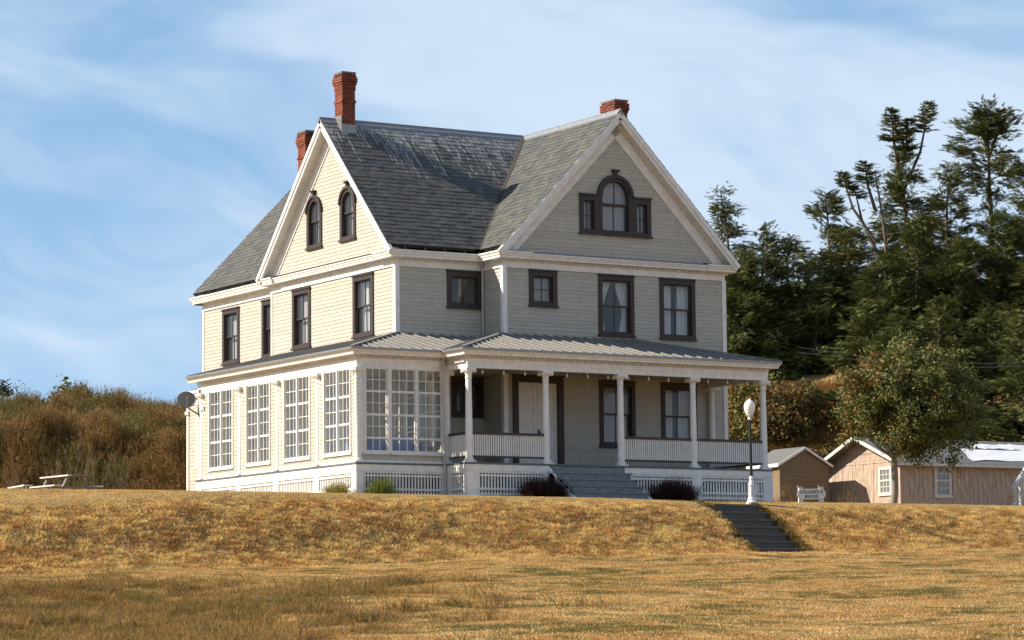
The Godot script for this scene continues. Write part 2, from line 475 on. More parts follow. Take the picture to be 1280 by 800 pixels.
func palladian(house: Node3D, xf: Transform3D) -> Array:
	var q := bld(xf)
	var f := 0.05
	var y0 := 6.62
	for b in [[2.47, 2.60, y0, 7.71], [4.72, 4.85, y0, 7.71], [2.95, 3.22, y0, 7.71], [4.10, 4.37, y0, 7.71]]:
		q.box(Vector3(b[0], b[2], -0.13), Vector3(b[1], b[3], f))
	for b in [[2.60, 2.95], [4.37, 4.72]]:
		q.box(Vector3(b[0], 7.53, -0.13), Vector3(b[1], 7.71, f))
		q.box(Vector3(b[0], y0, -0.13), Vector3(b[1], y0 + 0.10, f))
	q.box(Vector3(3.22, y0, -0.13), Vector3(4.10, y0 + 0.10, f))
	q.box(Vector3(2.45, 7.68, 0.0), Vector3(3.06, 7.72, 0.09))
	q.box(Vector3(4.26, 7.68, 0.0), Vector3(4.87, 7.72, 0.09))
	q.box(Vector3(2.44, y0 - 0.04, 0.0), Vector3(4.88, y0 + 0.01, 0.09))
	arch_ring(q, 3.66, 7.711, 0.42, 0.585, -0.13, f)
	arch_ring(q, 3.66, 7.711, 0.50, 0.60, -0.02, 0.09)
	keystone(q, 3.66, 8.28, 1.1)
	var w := part("window", q, M.casing, house)
	w.set_meta("label", "three-part attic window with round-headed middle light")
	grid_sash(xf, 2.60, 2.95, y0 + 0.10, 7.53, 2, 2, 0.03, 0.011, -0.07, M.sash, w)
	grid_sash(xf, 4.37, 4.72, y0 + 0.10, 7.53, 2, 2, 0.03, 0.011, -0.07, M.sash, w)
	grid_sash(xf, 3.22, 4.10, y0 + 0.10, 7.46, 2, 1, 0.035, 0.012, -0.085, M.sash, w)
	var s := bld(xf)
	s.box(Vector3(3.22, 7.44, -0.06), Vector3(4.10, 7.50, -0.02))
	s.box(Vector3(3.22, 7.50, -0.06), Vector3(3.255, 7.711, -0.02))
	s.box(Vector3(4.065, 7.50, -0.06), Vector3(4.10, 7.711, -0.02))
	s.box(Vector3(3.648, 7.50, -0.055), Vector3(3.672, 8.11, -0.025))
	arch_ring(s, 3.66, 7.711, 0.385, 0.44, -0.06, -0.02)
	part("sash", s, M.sash, w)
	var g := bld(xf)
	g.quad(Vector3(3.22, 7.46, -0.04), Vector3(4.10, 7.46, -0.04), Vector3(4.10, 7.711, -0.04), Vector3(3.22, 7.711, -0.04))
	half_disc(g, 3.66, 7.711, 0.43, -0.04)
	part("pane", g, M.glass, w)
	for p in [[2.58, 2.97, 7.6], [3.2, 4.12, 8.12], [4.35, 4.74, 7.6]]:
		curtain(xf, p[0], p[1], y0 + 0.05, p[2], "shade", w)
	return [[2.53, 4.79, 6.68, 7.66, 0.0], [3.14, 4.18, 6.68, 7.711, 0.52]]

# ---------- cornices
func dentils(xf: Transform3D, a: float, b: float, y0: float, y1: float, z: float, pitch: float, house: Node3D) -> void:
	var q := bld(xf)
	var n := int((b - a) / pitch)
	for i in n:
		var u := a + (i + 0.25) * pitch
		q.box(Vector3(u, y0, z), Vector3(u + pitch * 0.52, y1, z + 0.05))
	part("dentil_course", q, M.trim, house).set_meta("kind", "stuff")

# the moulded crown of a cornice along u from a to b, projecting oh; stepped profile
func crown(q: Bld, a: float, b: float, y: float, oh: float, h: float, ma := 0.0, mb := 0.0) -> void:
	# ma / mb: 1 = mitre outwards at that end, -1 = inwards
	var prof := [Vector2(0.0, y - h), Vector2(oh * 0.78, y - h), Vector2(oh * 0.78, y - h * 0.72), Vector2(oh * 0.84, y - h * 0.62), Vector2(oh * 0.93, y - h * 0.28), Vector2(oh, y - h * 0.2), Vector2(oh, y), Vector2(oh - 0.05, y), Vector2(oh - 0.05, y - h * 0.6), Vector2(0.0, y - h * 0.6)]
	for k in prof.size() - 1:
		var p: Vector2 = prof[k]
		var r: Vector2 = prof[k + 1]
		q.quad(Vector3(a - ma * p.x, p.y, p.x), Vector3(b + mb * p.x, p.y, p.x), Vector3(b + mb * r.x, r.y, r.x), Vector3(a - ma * r.x, r.y, r.x))
	for e in [[a, ma, -1.0], [b, mb, 1.0]]:
		if e[1] == 0.0:
			var x: float = e[0]
			if e[2] > 0: q.quad(Vector3(x, y - h, 0), Vector3(x, y, 0), Vector3(x, y, oh), Vector3(x, y - h, oh * 0.78))
			else: q.quad(Vector3(x, y - h, 0), Vector3(x, y - h, oh * 0.78), Vector3(x, y, oh), Vector3(x, y, 0))

func gable_trim(house: Node3D, xf: Transform3D, W: float, label: String) -> void:
	# local u runs from -W to W about the ridge; out is away from the wall. Eave tips at (W+OH, YE)
	for sgn: float in [-1.0, 1.0]:
		var tip := Vector3(sgn * (W + OH), YE, 0)
		var top := Vector3(0, YR, 0)
		var d := (top - tip).normalized()
		var nrm := Vector3(-d.y, d.x, 0) * sgn * -1.0
		if nrm.y < 0: nrm = -nrm
		var L := tip.distance_to(top)
		var bs := Basis(d, nrm, d.cross(nrm))
		var q := bld(xf)
		# fascia at the outer edge of the overhang, stepped
		q.obox(tip + d * (L * 0.5) - nrm * 0.10 + Vector3(0, 0, OH - 0.035), bs, Vector3(L * 0.5, 0.10, 0.035))
		q.obox(tip + d * (L * 0.5) - nrm * 0.055 + Vector3(0, 0, OH + 0.012), bs, Vector3(L * 0.5 + 0.01, 0.055, 0.02))
		# soffit
		q.obox(tip + d * (L * 0.5) - nrm * 0.125 + Vector3(0, 0, OH * 0.5 - 0.03), bs, Vector3(L * 0.5 - 0.02, 0.015, OH * 0.5 - 0.01))
		# frieze on the wall
		q.obox(tip + d * (L * 0.5 + 0.1) - nrm * 0.36 + Vector3(0, 0, 0.02), bs, Vector3(L * 0.5 - 0.16, 0.14, 0.02))
		q.obox(tip + d * (L * 0.5 + 0.1) - nrm * 0.17 + Vector3(0, 0, 0.035), bs, Vector3(L * 0.5 - 0.12, 0.03, 0.035))
		part("rake_board", q, M.trim, house)
		var dn := bld(xf)
		var k := 0.45
		while k < L - 0.25:
			dn.obox(tip + d * k - nrm * 0.225 + Vector3(0, 0, 0.035), bs, Vector3(0.025, 0.028, 0.035))
			k += 0.105
		part("dentil_course", dn, M.trim, house).set_meta("kind", "stuff")

# ---------- slates
# courses on a sloping plane: o = eave corner, u along the eave, v up the slope; span(v) = a0 + b0 v .. a1 + b1 v
func slates(roof: Node3D, o: Vector3, u: Vector3, v: Vector3, L: float, a0: float, b0: float, a1: float, b1: float, tones: Array, singles: int, streaks: bool) -> void:
	var nrm := u.cross(v).normalized()
	var ex := 0.175
	var q := bld()
	var made := 0
	var row := 0
	var s := 0.0
	var variants := []
	for k in 5:
		var b := bld()
		b.col = slate_tone(tones)
		b.obox(Vector3.ZERO, Basis(), Vector3(0.5, 0.008, 0.5))
		variants.append(b.mesh())
	var vb := v
	while s < L - 0.02:
		var se := minf(s + ex + 0.03, L)
		var sm := minf(s + ex * 0.5, L)
		var lo := a0 + b0 * sm
		var hi := a1 + b1 * sm
		var x := lo - (0.13 if row % 2 else 0.0) - rng.randf() * 0.04
		while x < hi:
			var w := rng.randf_range(0.20, 0.28)
			var xa := maxf(x, lo) + 0.004
			var xb := minf(x + w, hi) - 0.004
			x += w
			if xb - xa < 0.02: continue
			var lift := 0.016 + rng.randf_range(-0.003, 0.006)
			var p := o + u * xa + v * (s - rng.randf() * 0.012) + nrm * lift
			var along := v * (se - s) - nrm * 0.012
			if made < singles:
				made += 1
				var m := part("slate", variants[rng.randi() % 5], M.slate, roof)
				m.transform = Transform3D(Basis(u * (xb - xa), nrm, along * -1.0), p + u * (xb - xa) * 0.5 + along * 0.5)
				continue
			var tone := slate_tone(tones)
			var n := 7 if streaks and s > L - 2.9 else 1
			for k in n:
				var pa := p + u * (xb - xa) * (float(k) / n)
				var pb := p + u * (xb - xa) * (float(k + 1) / n)
				q.col = tone
				if n > 1:
					var g := xa + (xb - xa) * (k + 0.5) / n
					var reach := 0.45 + 2.3 * pow(maxf(0.0, 0.5 + 0.75 * noise_b.get_noise_2d(g * 150.0, 7.0) + 0.5 * noise_b.get_noise_2d(g * 14.0, 31.0)), 2.2)
					reach *= 0.55 + 0.55 * ss(0.2, 1.6, absf(g - 0.9) + 0.7 * noise_b.get_noise_2d(g * 7.0, 3.0))
					if L - s < reach: q.col = tone.lerp(Color(0.85, 0.86, 0.86), rng.randf_range(0.1, 0.55))
				q.quad(pa, pb, pb + along, pa + along)
				q.quad(pa - nrm * 0.016, pb - nrm * 0.016, pb, pa)
			q.col = tone
			q.quad(p - nrm * 0.016 + along, p - nrm * 0.016, p, p + along)
			q.quad(p + u * (xb - xa) - nrm * 0.016, p + u * (xb - xa) - nrm * 0.016 + along, p + u * (xb - xa) + along, p + u * (xb - xa))
		s += ex; row += 1
	part("slates", q, M.slate, roof).set_meta("kind", "stuff")

func slate_tone(t: Array) -> Color:
	var c: Color = t[rng.randi() % t.size()]
	return c * rng.randf_range(0.86, 1.12)

# ---------- brick chimney: courses of bricks round a mortar core; rings = [[y0, y1, outward step]]
func chimney(house: Node3D, ct: Vector3, hx: float, hz: float, y0: float, ytop: float, steps: Array, label: String) -> void:
	var core := bld()
	core.box(Vector3(ct.x - hx + 0.012, y0, ct.z - hz + 0.012), Vector3(ct.x + hx - 0.012, ytop - 0.02, ct.z + hz - 0.012))
	var c := part("chimney", core, M.mortar, house)
	c.set_meta("label", label)
	var q := bld()
	var ch := 0.072
	var y := y0
	var row := 0
	while y < ytop - 0.01:
		var out := 0.0
		for st in steps:
			if y > ytop - st[0] - 0.01 and y < ytop - st[1] - 0.01: out = st[2]
		var ax := hx + out
		var az := hz + out
		for side in 4:
			var len := (ax if side % 2 == 0 else az) * 2.0
			var x := -len * 0.5 - (0.10 if row % 2 else 0.0)
			while x < len * 0.5:
				var bw := 0.205
				var xa := maxf(x, -len * 0.5) + 0.005
				var xb := minf(x + bw, len * 0.5) - 0.005
				x += bw
				if xb - xa < 0.02: continue
				var t := rng.randf_range(0.55, 1.25)
				q.col = Color(t, t * rng.randf_range(0.8, 1.15), t * rng.randf_range(0.8, 1.2))
				if rng.randf() < 0.05: q.col = Color(1.6, 3.2, 4.5)
				if y > ytop - 0.2 and rng.randf() < 0.45: q.col = Color(0.25, 0.5, 0.7)
				var dep := 0.05 + out + rng.randf_range(-0.004, 0.006)
				var bs := Basis(Vector3.UP, side * PI * 0.5)
				var off := (az if side % 2 == 0 else ax)
				q.obox(Vector3(ct.x, y + ch * 0.5, ct.z) + bs * Vector3((xa + xb) * 0.5, 0, off - dep * 0.5 + rng.randf_range(-0.003, 0.004)), bs, Vector3((xb - xa) * 0.5, ch * 0.5 - 0.006, dep * 0.5))
		y += ch; row += 1
	part("bricks", q, M.brick, c).set_meta("kind", "stuff")
	var cap := bld()
	cap.box(Vector3(ct.x - hx - 0.02, ytop - 0.03, ct.z - hz - 0.02), Vector3(ct.x + hx + 0.02, ytop + 0.02, ct.z + hz + 0.02))
	part("cap", cap, M.mortar, c)

# ---------- the house
func wall(house: Node3D, xf: Transform3D, len: float, y0: float, y1: float, left_board: bool, right_board: bool, holes: Array, as_parts := true, ext := Vector2.ZERO) -> MeshInstance3D:
	var q := bld(xf)
	if left_board: q.box(Vector3(-ext.x, y0, -0.08), Vector3(0.10, y1, 0.034))
	if right_board: q.box(Vector3(len - 0.10, y0, -0.08), Vector3(len + ext.y, y1, 0.034))
	q.box(Vector3(0.0, y1, -0.10), Vector3(len, y1 + 0.15, 0.028))
	q.box(Vector3(0.0, y1 + 0.15, -0.10), Vector3(len, y1 + 0.24, 0.020))
	q.box(Vector3(0.0, y1 - 0.012, 0.0), Vector3(len, y1 + 0.02, 0.045))
	var w := part("wall", q, M.trim, house)
	siding(w, xf, y0, y1, 0.10 if left_board else 0.0, len - (0.10 if right_board else 0.0), holes, Vector2.ZERO, as_parts)
	return w

func slab(q: Bld, pts: Array, t: float) -> void:
	# a sloping sheet given by its top outline (counter-clockwise from outside), t thick
	var nrm: Vector3 = (pts[1] - pts[0]).cross(pts[2] - pts[0]).normalized()
	var k: int = pts.size()
	for i in range(1, k - 1):
		q.tri(pts[0], pts[i], pts[i + 1])
		q.tri(pts[0] - nrm * t, pts[i + 1] - nrm * t, pts[i] - nrm * t)
	for i in k:
		var a: Vector3 = pts[i]
		var b: Vector3 = pts[(i + 1) % k]
		q.quad(a - nrm * t, b - nrm * t, b, a)

func build_house() -> Node3D:
	var h := thing("house", "two-storey cream clapboard house with steep slate gables and white wrap-around porch", "house")
	var xF := wall_xf(Vector3(0, 0, 0), Vector3(0, 0, 1))
	var xB := wall_xf(Vector3(XL, 0, -SB), Vector3(0, 0, 1))
	var xS := wall_xf(Vector3(0, 0, -SB), Vector3(-1, 0, 0))
	var xL := wall_xf(Vector3(XL, 0, ZG), Vector3(-1, 0, 0))
	var xR := wall_xf(Vector3(XL + 0.29, 0, ZR), Vector3(-1, 0, 0))
	var xE := wall_xf(Vector3(XR, 0, 0), Vector3(1, 0, 0))
	# front wing
	window(h, xF, 3.06, 4.24, 3.78, 5.49, "tied")
	window(h, xF, 5.11, 6.31, 3.78, 5.49, "drape")
	window(h, xF, 3.05, 4.23, 0.70, 2.54, "shade")
	window(h, xF, 5.11, 6.31, 0.70, 2.54, "drape")
	small_window(h, xF, 0.81, 1.71, 4.50, 5.50, 2, 2, "shade")
	wall(h, xF, XR, 0.0, YT, true, true, [hole(3.06, 4.24, 3.78, 5.49), hole(5.11, 6.31, 3.78, 5.49), hole(3.05, 4.23, 0.70, 2.54), hole(5.11, 6.31, 0.70, 2.54), hole(0.81, 1.71, 4.5, 5.5), [0.32, 1.80, -0.1, 2.54, 0.0]], true, Vector2(0.034, 0.034))
	# gable of the front wing
	var gw := bld(xF)
	gw.quad(Vector3(-0.2, 5.7, -0.09), Vector3(XR + 0.2, 5.7, -0.09), Vector3(XR + 0.2, 5.95, -0.09), Vector3(-0.2, 5.95, -0.09))
	var gm := part("wall", gw, M.trim, h)
	siding(gm, xF, YE - 0.06, YR - 0.14, -0.2, XR + 0.2, palladian(h, xF), Vector2(YE, YR - 0.12))
	gable_trim(h, Transform3D(xF.basis, Vector3(XR * 0.5, 0, 0)), XR * 0.5, "")
	# left block
	small_window(h, xB, 1.59, 2.69, 4.47, 5.50, 2, 1, "none")
	small_window(h, xB, 1.72, 2.70, 1.49, 2.57, 2, 1, "none")
	wall(h, xB, -XL, 0.0, YT, true, false, [hole(1.59, 2.69, 4.47, 5.5), hole(1.72, 2.70, 1.49, 2.57)], true, Vector2(0.034, 0.0))
	wall(h, xS, SB, 0.0, YT, false, true, [], true, Vector2(0, -0.081))
	# left gable
	window(h, xL, -7.14 - ZG, -6.03 - ZG, 3.77, 5.47, "shade")
	window(h, xL, -3.47 - ZG, -2.30 - ZG, 3.77, 5.48, "drape")
	wall(h, xL, -SB - ZG, 0.0, YT, true, true, [hole(-7.14 - ZG, -6.03 - ZG, 3.77, 5.47), hole(-3.47 - ZG, -2.30 - ZG, 3.77, 5.48)], true, Vector2(0, -0.081))
	var hl := [arch_window(h, xL, -6.24 - ZG, -5.30 - ZG, 6.55, 8.04), arch_window(h, xL, -4.23 - ZG, -3.29 - ZG, 6.55, 8.04)]
	var gw2 := bld(xL)
	gw2.quad(Vector3(-0.2, 5.7, -0.09), Vector3(7.62, 5.7, -0.09), Vector3(7.62, 5.95, -0.09), Vector3(-0.2, 5.95, -0.09))
	var gm2 := part("wall", gw2, M.trim, h)
	siding(gm2, xL, YE - 0.06, YR - 0.14, -0.2, 7.62, hl, Vector2(YE, YR - 0.12))
	gable_trim(h, Transform3D(xL.basis, Vector3(XL, 0, -4.8)), 3.71, "")
	# rear part of the left side
	window(h, xR, -12.32 - ZR, -11.19 - ZR, 3.76, 5.43, "shade")
	window(h, xR, -9.67 - ZR, -8.55 - ZR, 3.74, 5.45, "shade")
	wall(h, xR, ZG - ZR, 0.0, YT, true, false, [hole(-12.32 - ZR, -11.19 - ZR, 3.76, 5.43), hole(-9.67 - ZR, -8.55 - ZR, 3.74, 5.45)])
	# sides that are turned away
	wall(h, xE, 8.5, 0.0, YT, true, true, [], false, Vector2(-0.081, 0))
	wall(h, wall_xf(Vector3(5.0, 0, ZR), Vector3(0, 0, -1)), 7.45, 0.0, YT, true, true, [], false)
	wall(h, wall_xf(Vector3(XR, 0, -8.5), Vector3(0, 0, -1)), 2.35, 0.0, YT, true, true, [], false)
	wall(h, wall_xf(Vector3(5.0, 0, -8.5), Vector3(1, 0, 0)), 5.23, 0.0, YT, true, true, [], false)
	var q := bld()
	q.tri(Vector3(5.3, 5.7, ZR), Vector3(-2.75, 5.7, ZR), Vector3(1.27, 9.85, ZR))
	q.tri(Vector3(XR + 0.3, 5.7, -8.5), Vector3(-0.2, 5.7, -8.5), Vector3(3.67, 9.85, -8.5))
	q.box(Vector3(XL, GY - 0.3, -8.4), Vector3(XR - 0.1, -0.06, -SB - 0.1)); q.box(Vector3(0.1, GY - 0.3, -SB - 0.1), Vector3(XR - 0.1, -0.06, -0.1)); q.box(Vector3(XL + 0.3, GY - 0.3, ZR + 0.1), Vector3(4.9, -0.06, -8.4))
	part("foundation", q, M.concrete, h)
	# floors and partitions inside
	for y: float in [0.0, 3.1, 5.66]:
		q = bld()
		q.box(Vector3(XL + 0.09, y - 0.06, -8.4), Vector3(0.0, y, -SB - 0.1)); q.box(Vector3(0.0, y - 0.06, -8.4), Vector3(XR - 0.1, y, -0.1)); q.box(Vector3(XL + 0.4, y - 0.06, ZR + 0.1), Vector3(4.9, y, -8.4))
		part("floor", q, M.room_floor, h)
	q = bld()
	q.box(Vector3(XL + 0.1, 0.02, -4.9), Vector3(XR - 0.1, 5.58, -4.8)); q.box(Vector3(0.1, 0.02, -4.78), Vector3(0.2, 5.58, -SB - 0.2)); q.box(Vector3(2.3, 0.02, -4.78), Vector3(2.4, 5.58, -0.12)); q.box(Vector3(4.6, 0.02, -4.78), Vector3(4.7, 5.58, -0.12))
	q.box(Vector3(XL + 0.1, 0.02, -8.5), Vector3(5.0, 5.58, -8.4)); q.box(Vector3(XL + 0.7, 5.7, -6.9), Vector3(XL + 0.8, 7.7, -2.7)); q.box(Vector3(1.9, 5.7, -0.9), Vector3(5.4, 7.7, -0.8))
	part("partition", q, M.plaster, h)
	main_cornice(h, xF, xB, xS, xL, xR, xE)
	build_roof(h)
	chimneys(h)
	porch(h, xF)
	return h

func main_cornice(h: Node3D, xF: Transform3D, xB: Transform3D, xS: Transform3D, xL: Transform3D, xR: Transform3D, xE: Transform3D) -> void:
	var q := bld(xF)
	crown(q, 0.0, 0.75, YE, OH, 0.19, 1.0, 0.0)
	crown(q, XR - 0.75, XR, YE, OH, 0.19, 0.0, 1.0)
	crown(q, 0.75, XR - 0.75, YE - 0.035, OH - 0.04, 0.15)
	q.xf = xB; crown(q, 0.0, -XL, YE, OH, 0.19, 1.0, -1.0)
	q.xf = xS; crown(q, 0.0, SB, YE, OH, 0.19, -1.0, 1.0)
	q.xf = xL
	crown(q, -OH, 0.55, YE, OH, 0.19)
	crown(q, 6.67, 7.42, YE, OH, 0.19, 0.0, 1.0)
	crown(q, 0.55, 6.67, YE - 0.035, OH - 0.06, 0.15)
	q.xf = xR; crown(q, 0.0, ZG - ZR - 0.3, YE, OH, 0.19, 1.0, 0.0)
	q.xf = xE; crown(q, 0.0, 8.5, YE, OH, 0.19, 1.0, 0.0)
	part("cornice", q, M.trim, h)
	# sloping flashing on the pediment cornices
	q = bld(xF); q.quad(Vector3(0.75, YE - 0.028, OH - 0.05), Vector3(XR - 0.75, YE - 0.028, OH - 0.05), Vector3(XR - 0.75, YE + 0.05, 0.02), Vector3(0.75, YE + 0.05, 0.02))
	q.quad(Vector3(-0.3, YE + 0.004, OH), Vector3(0.75, YE + 0.004, OH), Vector3(0.75, YE + 0.07, 0.02), Vector3(-0.3, YE + 0.07, 0.02))
	q.quad(Vector3(XR - 0.75, YE + 0.004, OH), Vector3(XR + 0.3, YE + 0.004, OH), Vector3(XR + 0.3, YE + 0.07, 0.02), Vector3(XR - 0.75, YE + 0.07, 0.02))
	q.xf = xL; q.quad(Vector3(-0.3, YE + 0.004, OH - 0.05), Vector3(7.7, YE + 0.004, OH - 0.05), Vector3(7.7, YE + 0.05, 0.02), Vector3(-0.3, YE + 0.05, 0.02))
	part("flashing", q, M.ridge_metal, h)
	dentils(xF, 0.0, XR, 5.69, 5.752, 0.02, 0.095, h)
	dentils(xB, 0.0, -XL - 0.05, 5.69, 5.752, 0.02, 0.095, h)
	dentils(xS, 0.05, SB, 5.69, 5.752, 0.02, 0.095, h)
	dentils(xL, 0.0, 7.42, 5.69, 5.752, 0.02, 0.095, h)
	# built-in gutters behind the crowns, with hangers
	var g := bld(xB); g.box(Vector3(-0.2, YE - 0.13, 0.0), Vector3(-XL - 0.36, YE - 0.012, OH - 0.075))
	g.xf = xS; g.box(Vector3(-0.3, YE - 0.13, 0.0), Vector3(SB + 0.2, YE - 0.012, OH - 0.075))
	g.xf = xR; g.box(Vector3(-0.3, YE - 0.13, 0.0), Vector3(ZG - ZR - 0.32, YE - 0.012, OH - 0.075))
	var gt := part("gutter", g, M.roof_deck, h)
	for e in [[xB, -XL], [xS, SB], [xR, ZG - ZR]]:
		var u := 0.15
		while u < e[1] - 0.3:
			var b := bld(e[0]); b.bar(Vector3(u, YE + 0.005, OH - 0.03), Vector3(u + 0.05, YE + 0.17, OH - 0.24), 0.012, 0.006)
			part("hanger", b, M.flashing, gt)
			u += 0.62

func build_roof(h: Node3D) -> void:
	var dk := bld()
	var V1 := Vector3(0, 4.13, -4.04).normalized()
	var L1 := Vector2(4.13, 4.04).length()
	var V2 := Vector3(4.0, 4.13, 0).normalized()
	var L2 := Vector2(4.13, 4.0).length()
	var st := 0.20
	slab(dk, [Vector3(-3.07, YE, -0.76) + V1 * st, Vector3(-0.33, YE, -0.76) + V1 * st, Vector3(3.67, YR, -4.8), Vector3(-3.07, YR, -4.8)], 0.09)
	slab(dk, [Vector3(-0.33, YE, -0.76) + V2 * st, Vector3(-0.33, YE, 0.33) + V2 * st, Vector3(3.67, YR, 0.33), Vector3(3.67, YR, -4.8)], 0.09)
	slab(dk, [Vector3(7.67, YE, 0.33), Vector3(7.67, YE, -8.84), Vector3(3.67, YR, -8.84), Vector3(3.67, YR, 0.33)], 0.09)
	slab(dk, [Vector3(-2.78, YE, -14.06) + V2 * st, Vector3(-2.78, YE, -8.84) + V2 * st, Vector3(1.27, YR, -4.8), Vector3(1.27, YR, -14.06)], 0.09)
	slab(dk, [Vector3(5.32, YE, -7.0), Vector3(5.32, YE, -14.06), Vector3(1.27, YR, -14.06), Vector3(1.27, YR, -7.0)], 0.09)
	slab(dk, [Vector3(-2.78, YE, -8.84), Vector3(-3.07, YE, -8.84), Vector3(-3.07, YR, -4.8), Vector3(1.27, YR, -4.8)], 0.09)
	slab(dk, [Vector3(3.67, YE + 2.0, -6.79), Vector3(1.2, YE + 2.0, -6.79), Vector3(1.2, YR, -4.8), Vector3(3.67, YR, -4.8)], 0.09)
	var roof := part("roof", dk, M.roof_deck, h)
	roof.set_meta("label", "steep cross-gabled slate roof with metal ridge caps")
	var tones := [Color(0.145, 0.146, 0.142), Color(0.165, 0.162, 0.152), Color(0.13, 0.135, 0.136), Color(0.175, 0.168, 0.152)]
	slates(roof, Vector3(-3.09, YE, -0.76) + V1 * st, Vector3(1, 0, 0), V1, L1 - st, 0.0, 0.0, 2.76 + 4.0 / L1 * st, 4.0 / L1, tones, 300, true)
	slates(roof, Vector3(-0.33, YE, 0) + V2 * st, Vector3(0, 0, 1), V2, L2 - st, -0.76 - 4.04 / L2 * st, -4.04 / L2, 0.355, 0.0, tones, 0, false)
	slates(roof, Vector3(-2.78, YE, 0) + V2 * st, Vector3(0, 0, 1), V2, L2 - st, -14.08, 0.0, -8.84 + 4.04 / L2 * st, 4.04 / L2, tones, 0, false)
	slates(roof, Vector3(7.69, YE, 0), Vector3(0, 0, -1), Vector3(-4.0, 4.13, 0).normalized(), L2, -0.355, 0.0, 8.84, 0.0, tones, 0, false)
	slates(roof, Vector3(0, YE, -8.84), Vector3(-1, 0, 0), Vector3(0, 4.13, 4.04).normalized(), L1, 2.78, -4.05 / L1, 3.09, 0.0, tones, 0, false)
	# ridge caps
	for r in [[Vector3(-3.11, YR, -4.8), Vector3(3.62, YR, -4.8)], [Vector3(3.67, YR, 0.36), Vector3(3.67, YR, -8.84)], [Vector3(1.27, YR, -4.85), Vector3(1.27, YR, -14.1)]]:
		var q := bld()
		var a: Vector3 = r[0]
		var b: Vector3 = r[1]
		var ax := (b - a).normalized()
		var sd := ax.cross(Vector3.UP)
		for s: float in [-1.0, 1.0]:
			var dn: Vector3 = (sd * s * 0.70 + Vector3(0, -0.715, 0)).normalized() * 0.17
			var up: Vector3 = Vector3(0, 0.055, 0)
			if s > 0: q.quad(a + up + dn, b + up + dn, b + up, a + up)
			else: q.quad(b + up + dn, a + up + dn, a + up, b + up)
			if s > 0: q.quad(a + dn, b + dn, b + up + dn, a + up + dn)
			else: q.quad(b + dn, a + dn, a + up + dn, b + up + dn)
		q.tube(a + Vector3(0, 0.055, 0), b + Vector3(0, 0.055, 0), 0.022, 0.022, 6)
		part("ridge_cap", q, M.ridge_metal, roof)
	# open valley between the main slope and the wing
	var vq := bld()
	vq.bar(Vector3(-0.20, YE + 0.16, -0.89), Vector3(3.60, YR, -4.73), 0.05, 0.012)
	part("valley", vq, M.roof_deck, roof)

func chimneys(h: Node3D) -> void:
	var flare := [[0.12, -0.1, 0.015], [0.20, 0.12, 0.03], [0.34, 0.20, 0.055], [0.42, 0.34, 0.035], [0.50, 0.42, 0.015], [0.86, 0.79, 0.025]]
	chimney(h, Vector3(-2.36, 0, -4.66), 0.205, 0.235, 9.55, 11.42, flare, "tall red brick chimney on the main ridge")
	chimney(h, Vector3(-0.56, 0, -10.3), 0.26, 0.26, 7.8, 10.72, flare, "red brick chimney on the rear roof slope")
	chimney(h, Vector3(4.37, 0, -1.02), 0.21, 0.34, 8.8, 10.60, [[0.10, -0.1, 0.0], [0.32, 0.10, 0.045], [0.40, 0.32, 0.02]], "short red brick chimney behind the front gable peak")
	var q := bld()
	q.box(Vector3(-2.59, 9.55, -4.44), Vector3(-2.13, 9.93, -4.405))
	q.box(Vector3(-2.60, 9.6, -4.92), Vector3(-2.575, 10.18, -4.43))
	part("chimney_flashing", q, M.flashing, h)

# ---------- porch and sunroom
var col_mesh := []
func column(h: Node3D, x: float, z: float) -> void:
	if col_mesh.is_empty():
		var s := bld()
		s.lathe([Vector2(0.098, 0.10), Vector2(0.096, 0.7), Vector2(0.078, 2.20)], 16, Vector3.ZERO)
		var b := bld()
		b.box(Vector3(-0.145, 0.0, -0.145), Vector3(0.145, 0.035, 0.145))
		b.lathe([Vector2(0.14, 0.035), Vector2(0.148, 0.055), Vector2(0.135, 0.075), Vector2(0.112, 0.082), Vector2(0.122, 0.10), Vector2(0.10, 0.12)], 16, Vector3.ZERO)
		var c := bld()
		c.lathe([Vector2(0.078, 2.17), Vector2(0.092, 2.18), Vector2(0.092, 2.20), Vector2(0.080, 2.205), Vector2(0.084, 2.28), Vector2(0.105, 2.32), Vector2(0.15, 2.365), Vector2(0.165, 2.39)], 16, Vector3.ZERO)
		c.box(Vector3(-0.15, 2.385, -0.15), Vector3(0.15, 2.447, 0.15))
		for k in 4:
			var a := k * PI * 0.5 + PI * 0.25
			c.obox(Vector3(cos(a) * 0.175, 2.36, sin(a) * 0.175), Basis(Vector3.UP, -a), Vector3(0.035, 0.03, 0.02))
		col_mesh = [s.mesh(), b.mesh(), c.mesh()]
	var o := part("column", col_mesh[0], M.trim, h)
	o.position = Vector3(x, 0, z)
	part("base", col_mesh[1], M.trim, o)
	part("capital", col_mesh[2], M.trim, o)

func railing(h: Node3D, a: Vector3, b: Vector3) -> void:
	var q := bld()
	q.bar(a + Vector3(0, 0.765, 0), b + Vector3(0, 0.765, 0), 0.05, 0.032)
	q.bar(a + Vector3(0, 0.16, 0), b + Vector3(0, 0.16, 0), 0.035, 0.022)
	var r := part("railing", q, M.sash, h)
	var n := int(a.distance_to(b) / 0.067)
	for i in n:
		var p := a.lerp(b, (i + 0.5) / n)
		boxpart("baluster", Transform3D(Basis(), p), Vector3(-0.018, 0.18, -0.018), Vector3(0.018, 0.735, 0.018), M.trim, r)

